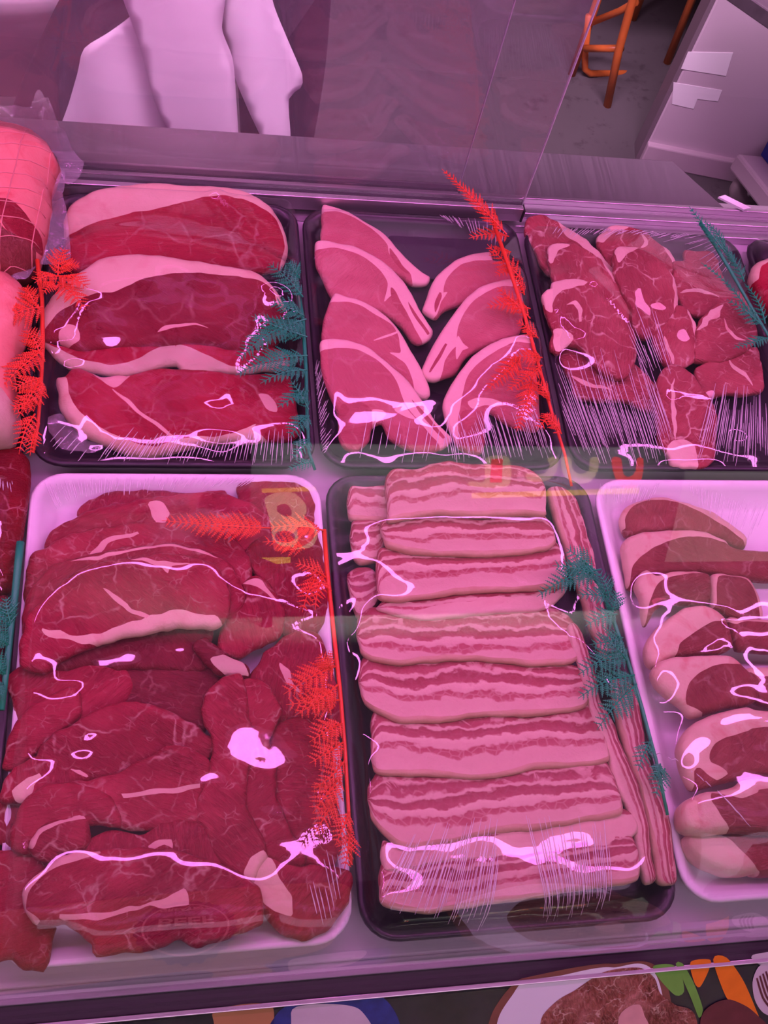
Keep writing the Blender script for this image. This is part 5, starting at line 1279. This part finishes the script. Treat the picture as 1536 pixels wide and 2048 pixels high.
# ------------------------------------------------------------------ loin chops
G6 = 'loin chops in the white tray'
F_ = lambda p: cr('F', p)
def loin(label, outline, z, seed, extra=(), sy=0.22, ht=0.008, hb=0.012, r=0.008):
    far = lambda P: [(x + (170 if x > 1530 else 0), y) for x, y in P]      # the chops run on to the right, out of the picture
    outline = far(outline); extra = [(n, far(p), mm) for n, p, mm in extra]
    return meat('loin_chop', label, 'chop', G6, outline, M['loin'], z, 0, sy, ht, hb, r, [(n, p, M[mm]) for n, p, mm in extra], tray='F', seed=seed, und=0.0014, wob=0.001)
N_ = lambda p: cr('N', p)
Q_ = lambda p: cr('Q', p)
loin('loin chop furthest back, pale behind the reflection', N_([(260, 440), (320, 360), (440, 310), (600, 280), (720, 310), (900, 360), (1060, 420), (1200, 510), (1320, 620), (1345, 680), (1300, 740), (1100, 660), (800, 600), (500, 600), (330, 620), (270, 540)]), 0.024, 91,
     [('fat_rim', N_([(240, 460), (300, 340), (440, 280), (720, 280), (1060, 390), (1250, 510), (1370, 640), (1350, 720), (1290, 680), (1100, 530), (900, 420), (700, 340), (480, 330), (340, 390), (290, 470), (290, 560), (250, 560)]), 'loin_fat')], 0.10)
loin('loin chop second from the back with a long curved fat edge', N_([(265, 720), (300, 650), (400, 600), (560, 580), (800, 570), (960, 580), (1150, 660), (1300, 740), (1536, 800), (1580, 1010), (1300, 1000), (1040, 950), (700, 960), (520, 1000), (400, 1080), (320, 1060), (300, 920)]), 0.031, 92,
     [('fat_cap', N_([(240, 740), (290, 630), (400, 580), (800, 550), (960, 560), (1160, 640), (1320, 740), (1250, 730), (1050, 670), (900, 640), (700, 670), (560, 730), (440, 800), (350, 900), (320, 1080), (280, 900)]), 'loin_fat')], 0.16)
loin('loin chop third from the back, its bone end dark and hollow', N_([(380, 1060), (410, 960), (480, 920), (560, 960), (700, 930), (900, 930), (1020, 960), (1040, 1060), (1020, 1200), (900, 1230), (700, 1200), (560, 1260), (470, 1400), (440, 1280), (420, 1150)]), 0.040, 93,
     [('fat_rim', N_([(360, 1060), (400, 940), (480, 900), (700, 905), (900, 910), (1040, 945), (900, 960), (720, 980), (600, 1020), (550, 1060), (520, 1140), (480, 1240), (460, 1420), (420, 1280)]), 'loin_fat'), ('bone_hollow', N_([(505, 1200), (560, 1180), (640, 1185), (560, 1205), (520, 1235)]), 'pork_dark')], 0.16)
loin('pale loin chop at the right, beside the third one from the back', N_([(1040, 960), (1200, 960), (1350, 990), (1440, 1130), (1480, 1330), (1300, 1350), (1130, 1270), (1040, 1220)]), 0.036, 94,
     [('fat_rim', N_([(1020, 940), (1200, 940), (1370, 980), (1460, 1130), (1500, 1350), (1440, 1330), (1410, 1150), (1330, 1020), (1200, 980), (1080, 1000), (1070, 1230), (1020, 1240)]), 'loin_fat')], 0.12)
loin('loin chop in the middle with a red fat top and shining film', N_([(470, 1560), (560, 1420), (700, 1310), (830, 1235), (1000, 1225), (1120, 1290), (1180, 1370), (1230, 1560), (1100, 1640), (870, 1660), (700, 1680), (560, 1760), (480, 1700)]), 0.046, 95,
     [('fat_cap', N_([(440, 1580), (550, 1400), (820, 1210), (1000, 1200), (1140, 1280), (1180, 1360), (1060, 1370), (950, 1420), (830, 1500), (745, 1570), (730, 1640), (700, 1700), (550, 1790), (460, 1720)]), 'loin_fat')], 0.16)
loin('flat loin chop at the right edge, level with the middle one', N_([(1180, 1330), (1300, 1340), (1480, 1345), (1600, 1380), (1600, 1620), (1400, 1620), (1240, 1560)]), 0.038, 96, [('fat_rim', N_([(1160, 1310), (1480, 1320), (1620, 1370), (1620, 1420), (1480, 1380), (1330, 1370), (1240, 1400), (1190, 1370)]), 'loin_fat')], 0.10)
loin('loin chop with an oval brown eye and a white fat rim', N_([(520, 1780), (600, 1700), (760, 1660), (1000, 1650), (1200, 1660), (1300, 1740), (1420, 1860), (1450, 2000)]) + Q_([(1390, 110), (1300, 150), (1130, 175), (940, 230), (850, 240), (770, 150)]) + N_([(590, 1950), (540, 1860)]), 0.047, 97,
     [('fat_rim', N_([(480, 1780), (590, 1670), (760, 1630), (1000, 1620), (1200, 1650), (1280, 1740), (1140, 1745), (1000, 1770), (900, 1830), (830, 1910), (800, 2010)]) + Q_([(800, 140), (900, 190), (960, 230), (850, 280), (740, 150)]) + N_([(560, 1960)]), 'loin_fat')], 0.16)
loin('loin chop at the right edge beside the oval eyed one', N_([(1340, 1760), (1536, 1800), (1620, 1900), (1620, 2100), (1480, 2080), (1400, 1950)]), 0.038, 98, [('fat_rim', N_([(1320, 1740), (1536, 1770), (1640, 1860), (1640, 1920), (1500, 1850), (1400, 1840)]), 'loin_fat')], 0.08)
loin('thick loin chop second from the front with raw red fat on top', Q_([(735, 520), (770, 400), (850, 310), (950, 250), (1130, 190), (1330, 155), (1480, 190), (1640, 240), (1640, 700), (1400, 740), (1200, 790), (1020, 830), (880, 870), (820, 800), (760, 640)]), 0.050, 99,
     [('fat_cap', Q_([(710, 540), (750, 390), (840, 290), (1130, 170), (1330, 135), (1480, 170), (1660, 220), (1660, 330), (1440, 345), (1300, 380), (1120, 440), (1020, 490), (985, 570), (1000, 640), (1100, 690), (1140, 740), (1050, 790), (960, 740), (900, 690), (850, 720), (870, 890), (800, 820)]), 'loin_fat')], 0.16, 0.010)
loin('large front loin chop with a thick pale fat side at its left', Q_([(752, 1000), (800, 950), (960, 880), (1100, 860), (1220, 830), (1400, 760), (1640, 770), (1640, 1300), (1500, 1290), (1300, 1230), (1160, 1230), (1000, 1250), (880, 1240), (790, 1200), (755, 1120)]), 0.052, 100,
     [('fat_cap', Q_([(730, 1000), (780, 940), (960, 860), (1220, 810), (1400, 730), (1660, 740), (1660, 880), (1480, 870), (1380, 900), (1260, 945), (1130, 930), (1000, 900), (985, 960), (1030, 1040), (1090, 1130), (1170, 1230), (1100, 1260), (980, 1280), (800, 1230), (730, 1120)]), 'loin_fat')], 0.10, 0.012, 0.022)
loin('nearest loin chop, its rounded grey fat side facing the glass', Q_([(800, 1260), (880, 1230), (1000, 1240), (1120, 1250), (1200, 1220), (1400, 1240), (1640, 1300), (1640, 1560), (1480, 1600), (1390, 1570), (1320, 1590), (1150, 1590), (1000, 1530), (880, 1450), (810, 1360)]), 0.034, 101,
     [('fat_cap', Q_([(770, 1240), (880, 1210), (1000, 1220), (1090, 1260), (1180, 1330), (1270, 1420), (1360, 1510), (1420, 1590), (1330, 1640), (1100, 1640), (850, 1500), (770, 1360)]), 'loin_fat')], 0.06, 0.012, 0.020)

# ------------------------------------------------------------------ far right and far left
meat('beef_joint', 'red meat with a pale fat edge at the far right in the half seen tray', 'meat', None, cr('I', [(1500, 560), (1510, 530), (1560, 515), (1640, 520), (1640, 640), (1540, 620)]), M['rump'], 0.04, 0, 0, 0.012, 0.02, 0.012,
     [('fat_rim', cr('I', [(1490, 560), (1500, 520), (1560, 505), (1650, 510), (1650, 528), (1560, 526), (1515, 545), (1510, 570)]), M['beef_fat'])], tray='G', seed=110)
meat('tray_liner', 'grey plastic liner lying in the half seen tray at the far right', 'liner', None, cr('I', [(1496, 490), (1540, 500), (1640, 505), (1640, 560), (1530, 520), (1500, 520)]), M['pad'], 0.014, 0, 0, 0.001, 0.001, 0.002, tray='G', seed=111)
Lc = lambda p: cr('L', p)
rj = meat('rolled_joint', 'large rolled roast bound with netting at the top left', 'roast', 'roasting joints at the left', Lc([(-260, 300), (-120, 240), (0, 226), (100, 236), (200, 272), (270, 332), (308, 400), (300, 445), (262, 520), (262, 600), (246, 720), (215, 840), (172, 900), (80, 950), (-20, 950), (-160, 920), (-260, 840)]), M['roast'], 0.062, 0, 0.05, 0.050, 0.050, 0.060,
     [('lean_core', Lc([(15, 760), (30, 710), (80, 702), (130, 725), (180, 765), (215, 790), (210, 850), (150, 870), (90, 860), (40, 820)]), M['rump_dark']), ('cut_end', Lc([(-150, 760), (-20, 760), (40, 830), (110, 850), (190, 850), (160, 920), (60, 960), (-160, 960)]), M['loin'])], tray='H', seed=112, und=0.004, step=0.006)
rj2 = meat('roast_joint', 'second pale pink roasting joint below the netted one', 'roast', 'roasting joints at the left', Lc([(-200, 960), (0, 948), (60, 960), (110, 992), (150, 1042), (166, 1100), (150, 1200), (105, 1330), (82, 1450), (96, 1600), (102, 1700), (60, 1770), (0, 1782), (-200, 1790)]), M['roast'], 0.056, 0, 0.0, 0.040, 0.045, 0.050,
     [('fat_end', Lc([(-200, 1560), (0, 1560), (60, 1600), (110, 1640), (130, 1720), (60, 1800), (-200, 1800)]), M['beef_fat_tan'])], tray='H', seed=113, und=0.004, step=0.006)
Kc = lambda p: cr('K', p)
meat('marbled_beef', 'very dark marbled beef at the left edge below the roasts', 'beef', 'dark beef at the left', Kc([(-400, 60), (0, 50), (120, 70), (200, 140), (215, 260), (200, 420), (165, 620), (130, 800), (90, 1000), (0, 1060), (-400, 1060)]), lean_meat('marbled_lean', (0.12, 0.004, 0.010), (0.22, 0.008, 0.016), (0.32, 0.02, 0.03), 0.8, (0.55, 0.24, 0.24), scale=0.9, fibre=0.6, rough=0.25), 0.034, 0, 0, 0.014, 0.02, 0.016, tray='J', seed=114)
meat('marbled_beef', 'lower dark beef piece behind the green fern at the left edge', 'beef', 'dark beef at the left', Kc([(-400, 1080), (0, 1070), (70, 1100), (60, 1300), (20, 1600), (0, 1720), (-400, 1720)]), M['beef_dark'], 0.026, 0, 0, 0.010, 0.016, 0.012, tray='J', seed=115)

# netting on the rolled joint
b = MB()
me = rj.data
from mathutils.bvhtree import BVHTree
bv = BVHTree.FromPolygons([v.co.copy() for v in me.vertices] + [v.co.copy() for c in rj.children for v in c.data.vertices],
                          [tuple(p.vertices) for p in me.polygons] + sum([[tuple(i + off for i in p.vertices) for p in c.data.polygons] for c, off in zip(rj.children, np.cumsum([len(me.vertices)] + [len(c.data.vertices) for c in rj.children])[:-1].tolist())], []))
def drape(x, y):
    h = bv.ray_cast(Vector((x, y, 1)), Vector((0, 0, -1)))
    return None if h[0] is None else h[0].z
for k in range(-9, 10):
    for dirx in (0, 1):
        run = []
        for q in range(-40, 41):
            s_, t_ = q * 0.004, k * (0.021 if dirx else 0.030)
            x, y = (s_, t_ + 0.35 * s_) if dirx else (t_ + 0.10 * s_, s_)
            z = drape(x, y)
            if z is not None and z > -0.02: run.append((x, y, z + 0.0004))
            else:
                if len(run) > 3: b.tube(run, 0.0007, 5)
                run = []
        if len(run) > 3: b.tube(run, 0.0007, 5)
M['string'] = plain('netting_string', (0.74, 0.30, 0.26), 0.6)
b.build('netting', M['string'], rj, True)

# crumpled clear bag behind and beside the rolled joint
def bag_sheet(name, label, outline, z, amp, seed, lift=None, parent=None, mat=None):
    P = np.array([at_z(px, py, z)[:2] for px, py in outline])
    O = smooth_closed(P, 0.006); c = O.mean(0)
    lo, hi = O.min(0), O.max(0)
    G = np.array([(x, y) for x in np.arange(lo[0], hi[0], 0.006) for y in np.arange(lo[1], hi[1], 0.006)])
    G = G[inside(G, O)]; G = G[dist_to(G, O) > 0.003]
    A = np.vstack([O, G])
    V, E, F, _, _, _ = delaunay_2d_cdt([Vector((float(p[0]) * 100, float(p[1]) * 100)) for p in A], [(i, (i + 1) % len(O)) for i in range(len(O))], [], 0, 1e-6)
    V = np.array([(v[0] / 100, v[1] / 100) for v in V]); F = np.array([f for f in F if len(f) == 3]); F = F[inside(V[F].mean(1), O)]
    zz = []
    for x, y in V:
        n1 = abs(noise.noise(Vector((x * 22, y * 22, seed)))) + 0.5 * abs(noise.noise(Vector((x * 55, y * 55, seed + 3))))
        zz.append(amp * n1 * 2 + (lift(x, y) if lift else 0))
    o = link_mesh(name, [(V[i][0] - c[0], V[i][1] - c[1], zz[i]) for i in range(len(V))], [tuple(int(i) for i in t)[::-1] if np.cross(V[t[1]] - V[t[0]], V[t[2]] - V[t[0]]) < 0 else tuple(int(i) for i in t) for t in F], mat or M['bag'], None, (c[0], c[1], z))
    md = o.modifiers.new('sheet', 'SOLIDIFY'); md.thickness = 0.0002; md.offset = 0
    o.modifiers.remove(md)
    return tag(o, label, 'plastic bag')
bag_sheet('plastic_bag', 'crumpled clear plastic bag standing up behind the netted roast', Lc([(-150, 110), (0, 112), (100, 122), (165, 148), (168, 60), (200, 12), (235, 70), (290, 180), (340, 260), (380, 340), (420, 375), (415, 420), (370, 480), (345, 492), (310, 440), (280, 340), (200, 280), (100, 250), (-150, 240)]), 0.075, 0.012, 1)
bag_sheet('plastic_bag', 'clear plastic bag flap hanging between the netted roast and the rump tray', Lc([(310, 450), (330, 440), (318, 560), (335, 620), (345, 720), (355, 840), (330, 870), (270, 890), (200, 880), (130, 950), (50, 945), (90, 910), (180, 890), (215, 850), (245, 740), (262, 600), (265, 520)]), 0.060, 0.010, 5)
bag_sheet('plastic_bag', 'loose clear bag corner in the near left corner of the rump tray', cr('A', [(205, 1212), (260, 1185), (320, 1190), (380, 1250), (450, 1300), (500, 1340), (420, 1365), (300, 1350), (260, 1290)]), 0.020, 0.006, 9)

# ================================================================== clingfilm
def I_(p): return p
film('A', creases=[((250, 850), (600, 850), (190, 930), (600, 930), 60), ((130, 840), (180, 880), (90, 890), (150, 925), 6)],
     ridges=[([(545, 600), (500, 700), (450, 800), (445, 850)], 0.006, 0.012), ([(435, 395), (475, 440), (510, 470)], 0.005, 0.008), ([(145, 720), (160, 800), (190, 860)], 0.005, 0.007), ([(175, 600), (135, 665)], 0.004, 0.006)], seed=1)
film('B', creases=[((640, 700), (670, 880), (625, 760), (640, 915), 26), ((880, 830), (1060, 800), (900, 930), (1110, 925), 44), ((740, 820), (900, 820), (720, 925), (880, 930), 12), ((880, 420), (1000, 500), (830, 405), (1010, 450), 22)],
     ridges=[([(1040, 690), (960, 770), (890, 860)], 0.006, 0.010), ([(632, 500), (655, 490)], 0.004, 0.005)], seed=2)
film('C', creases=[((1090, 700), (1290, 700), (1170, 930), (1360, 940), 60), ((1100, 480), (1330, 480), (1120, 450), (1400, 460), 40), ((1430, 760), (1536, 760), (1380, 940), (1536, 940), 36), ((1230, 620), (1300, 600), (1300, 780), (1340, 760), 14), ((1340, 450), (1440, 560), (1400, 455), (1470, 520), 16)],
     ridges=[([(1190, 570), (1260, 640), (1330, 740), (1350, 780)], 0.006, 0.006), ([(1110, 620), (1150, 660)], 0.004, 0.008), ([(1340, 770), (1440, 790), (1480, 850)], 0.006, 0.010)], seed=3)
film('D', creases=[((110, 1010), (230, 985), (85, 960), (240, 952), 26), ((240, 990), (480, 970), (240, 952), (520, 952), 40), ((600, 1700), (690, 1700), (640, 1870), (700, 1800), 10)],
     ridges=[([(150, 1210), (240, 1160), (330, 1135), (420, 1160), (470, 1160)], 0.005, 0.008), ([(140, 1380), (155, 1430), (170, 1470)], 0.006, 0.010), ([(430, 1605), (480, 1640), (520, 1690), (560, 1710)], 0.005, 0.006), ([(390, 1215), (360, 1280)], 0.005, 0.006)], seed=4)
film('E', creases=[((830, 1650), (1000, 1640), (740, 1830), (960, 1870), 46), ((1040, 1640), (1200, 1640), (1080, 1860), (1200, 1830), 34)],
     ridges=[([(975, 1115), (1060, 1170), (1150, 1260), (1210, 1290)], 0.006, 0.012), ([(750, 1170), (690, 1260), (680, 1310)], 0.006, 0.008), ([(760, 1560), (790, 1560)], 0.004, 0.006)], seed=5)
film('F', creases=[((1210, 1000), (1300, 1010), (1200, 965), (1320, 965), 22), ((1390, 1000), (1500, 1090), (1380, 965), (1536, 1000), 30), ((1340, 1520), (1420, 1600), (1300, 1500), (1480, 1680), 8)],
     ridges=[([(1440, 1450), (1490, 1440), (1536, 1450)], 0.006, 0.010), ([(1450, 1250), (1440, 1290), (1390, 1312)], 0.006, 0.007)], seed=6)
film('G', seed=7)
film('J', creases=[((0, 960), (40, 940), (0, 1000), (60, 1000), 10)], seed=8)

# ================================================================== plastic fern garnish
def frond_mesh(b, base, tip, wid, rg, droop=0.004):
    base, tip = Vector(base), Vector(tip)
    e1 = tip - base; L = e1.length; e1.normalize()
    e2 = Vector((0, 0, 1)).cross(e1)
    if e2.length < 1e-3: e2 = Vector((1, 0, 0))
    e2.normalize(); e3 = e1.cross(e2)
    tl = rg.uniform(-0.25, 0.25)
    e2, e3 = (e2 * math.cos(tl) + e3 * math.sin(tl)), (e3 * math.cos(tl) - e2 * math.sin(tl))
    bend = rg.uniform(-0.06, 0.06) * L
    def pos(t): return base + e1 * (L * t) + e2 * (bend * math.sin(t * math.pi)) + e3 * (droop * math.sin(t * math.pi))
    b.tube([pos(q / 8) for q in range(9)], [0.0010 * (1 - .7 * q / 8) for q in range(9)], 5)
    n = max(7, int(L / 0.0062))
    for i in range(n):
        t = 0.08 + 0.9 * i / n
        prof = min(1.0, (t + 0.12) / 0.35) * (1 - t) ** 0.75 + 0.06
        for side in (-1, 1):
            pl = wid * 1.15 * prof * rg.uniform(.8, 1.15)
            a = math.radians(rg.uniform(46, 58))
            d = e1 * math.cos(a) + e2 * (side * math.sin(a)) + e3 * rg.uniform(-.12, .10)
            p0 = pos(t)
            m = max(2, int(pl / 0.0024))
            b.tube([p0, p0 + d * pl], [0.0006, 0.0003], 4)
            dn = e3
            w_ = d.cross(dn).normalized()
            for j in range(m + 1):
                s = (j + .5) / (m + .5)
                q0 = p0 + d * (pl * s * .96)
                ll = max(0.0015, min(0.0048, pl * 0.30) * (1 - s * .75) * min(1, (s + .35) * 1.7) * rg.uniform(.8, 1.15))
                for sd in (-1, 1):
                    if j == m and sd == 1: continue
                    dirn = d if j == m else (d * math.cos(.85) + w_ * (sd * math.sin(.85)))
                    ww = w_ if j == m else (w_ * math.cos(.85) - d * (sd * math.sin(.85)))
                    k = ll * .17 + .0003
                    mid = q0 + dirn * (ll * .45)
                    b.add([q0, mid + ww * k, q0 + dirn * ll, mid - ww * k, mid + dn * .0006, mid - dn * .0005],
                          [(0, 1, 4), (1, 2, 4), (2, 3, 4), (3, 0, 4), (1, 0, 5), (2, 1, 5), (3, 2, 5), (0, 3, 5)])
def fern(label, mat, stem, fronds, seed, stem_r=0.0022, group=None):
    """stem: (px, py, z) points; fronds: (base px, base py, base z, tip px, tip py, tip z, width)"""
    rg = random.Random(seed)
    P = [Vector(at_z(*s)) for s in stem]
    c = P[len(P) // 2]
    t = empty('plastic_fern', (c.x, c.y, min(p.z for p in P)))
    tag(t, label, 'plastic garnish', group)
    off = Vector(t.location)
    b = MB(); b.tube([p - off for p in P], [stem_r * (1.15 - .5 * i / len(P)) for i in range(len(P))], 8)
    b.build('stem', mat, t, True)
    for (bx_, by_, bz, tx, ty, tz, wd) in fronds:
        b = MB(); frond_mesh(b, Vector(at_z(bx_, by_, bz)) - off, Vector(at_z(tx, ty, tz)) - off, wd, rg)
        b.build('frond', mat, t, False)
    return t
GR, RD = M['fern_green'], M['fern_red']
def fr(key, items, bz=0.058, tz=0.068):
    out = []
    for x0, y0, x1, y1, wd in items:
        (p0,), (p1,) = cr(key, [(x0, y0)]), cr(key, [(x1, y1)])
        out.append((p0[0], p0[1], bz, p1[0], p1[1], tz, wd))
    return out
GF = 'plastic fern dividers'
fern('green plastic fern between the rump steak tray and the pork chop tray', GR, [(590, 545, 0.05), (606, 640, 0.05), (612, 740, 0.05), (614, 830, 0.05), (618, 905, 0.045), (630, 940, 0.04)],
     fr('A', [(1455, 610, 1290, 450, .020), (1460, 700, 1300, 640, .020), (1470, 715, 1140, 915, .026), (1475, 800, 1205, 700, .020), (1475, 890, 1130, 985, .022), (1475, 960, 1250, 1025, .020), (1480, 1060, 1330, 1140, .018), (1482, 1150, 1395, 1010, .014), (1484, 1180, 1390, 1285, .018), (1486, 1290, 1400, 1390, .014), (1440, 520, 1385, 440, .014), (1500, 1400, 1380, 1440, .010)]), 201, group=GF)
fern('red plastic fern standing up between the pork chop tray and the lamb tray', RD, [(985, 440, 0.080), (1020, 540, 0.07), (1052, 640, 0.062), (1080, 740, 0.056), (1105, 830, 0.052), (1130, 910, 0.046), (1143, 972, 0.040)],
     fr('B', [(1110, 330, 778, -5, .020)], 0.075, 0.10) + fr('B', [(1120, 340, 915, 350, .018), (1130, 420, 1020, 430, .014), (1150, 500, 1050, 540, .014), (1190, 560, 1010, 380, .018), (1230, 710, 1005, 705, .020), (1230, 760, 1060, 600, .016), (1270, 860, 1160, 770, .014), (1290, 960, 1130, 960, .018),
              (1180, 950, 1000, 1130, .018), (1290, 1000, 1110, 1130, .016), (1240, 1060, 1160, 1340, .018), (1330, 1180, 1260, 1080, .014), (1350, 1250, 1265, 1330, .014), (1390, 1350, 1300, 1250, .014), (1200, 640, 1130, 540, .012)]), 202, group=GF)
fern('tall green plastic fern between the lamb tray and the half seen tray', GR, [(1400, 445, 0.088), (1430, 490, 0.078), (1460, 540, 0.070), (1500, 610, 0.062), (1536, 670, 0.056), (1580, 740, 0.05)],
     fr('C', [(1290, 470, 1083, 208, .012)], 0.08, 0.10) + fr('C', [(1300, 480, 1180, 300, .016), (1350, 560, 1250, 420, .014), (1400, 640, 1290, 470, .014), (1450, 850, 1152, 530, .008), (1500, 890, 1300, 740, .016), (1540, 960, 1335, 1022, .014), (1520, 880, 1400, 650, .012)]), 203, group=GF)
fern('green plastic fern between the pork belly tray and the loin chop tray', GR, [(1160, 1120, 0.060), (1200, 1170, 0.058), (1230, 1250, 0.056), (1258, 1330, 0.054), (1285, 1420, 0.052), (1312, 1520, 0.05), (1335, 1630, 0.048)],
     fr('E1', [(1440, 560, 1110, 700, .020), (1400, 560, 1260, 450, .018), (1440, 590, 1190, 540, .018), (1480, 700, 1320, 690, .016)]) + fr('F', [(285, 700, 150, 752, .018), (310, 800, 170, 830, .018), (330, 880, 120, 960, .022), (360, 960, 120, 1060, .022), (370, 1000, 200, 1195, .022), (330, 900, 230, 800, .016), (430, 1240, 375, 1370, .014), (470, 1340, 440, 1410, .012), (490, 1360, 450, 1485, .014), (250, 640, 200, 520, .014), (260, 700, 280, 600, .014)]), 204, group=GF)
fern('red plastic fern along the right edge of the white beef tray', RD, [(648, 1060, 0.055), (655, 1150, 0.055), (668, 1270, 0.055), (680, 1380, 0.055), (690, 1500, 0.055), (697, 1620, 0.053), (702, 1730, 0.05)],
     fr('D1', [(1150, 290, 690, 258, .022), (1380, 300, 1140, 290, .020), (1300, 380, 1120, 350, .016), (1350, 500, 1290, 650, .016), (1380, 500, 1345, 640, .014), (1390, 500, 1260, 440, .014), (1430, 880, 1210, 1000, .022), (1440, 960, 1260, 1090, .020), (1420, 900, 1360, 830, .014)]) +
     fr('D2', [(1450, 0, 1220, 20, .020), (1460, 100, 1320, 180, .020), (1465, 180, 1320, 270, .020), (1470, 260, 1340, 380, .018), (1450, 330, 1335, 480, .018), (1440, 420, 1340, 578, .016), (1490, 480, 1430, 620, .014), (1495, 560, 1470, 720, .014)]), 205, group=GF)
fern('red plastic fern at the left beside the roasts and the rump tray', RD, [(75, 520, 0.07), (84, 600, 0.066), (86, 690, 0.06), (82, 770, 0.056), (76, 850, 0.052), (66, 905, 0.048)],
     fr('L', [(215, 1085, 0, 1150, .026), (180, 1080, 125, 985, .016), (215, 1295, 5, 1490, .024), (205, 1440, 85, 1640, .020), (200, 1440, 60, 1500, .018), (175, 1620, 95, 1820, .016), (200, 1320, 130, 1200, .018), (180, 1700, 150, 1830, .012), (190, 1560, 60, 1600, .014), (290, 930, 172, 965, .016), (290, 930, 325, 790, .018), (290, 930, 440, 990, .022), (290, 960, 430, 1100, .024), (270, 960, 215, 1020, .012), (300, 900, 400, 880, .012)], 0.074, 0.080), 206, group=GF)
fern('green plastic stem and fern at the left edge beside the white beef tray', GR, [(41, 1085, 0.050), (36, 1130, 0.050), (30, 1190, 0.050), (22, 1250, 0.050), (14, 1330, 0.050), (4, 1420, 0.050)],
     fr('K', [(75, 1260, 40, 1075, .014), (70, 1270, -80, 1160, .018), (60, 1400, -60, 1330, .020), (40, 1600, -70, 1500, .018), (20, 1660, -60, 1720, .016)], 0.052, 0.058), 207, 0.0035, group=GF)
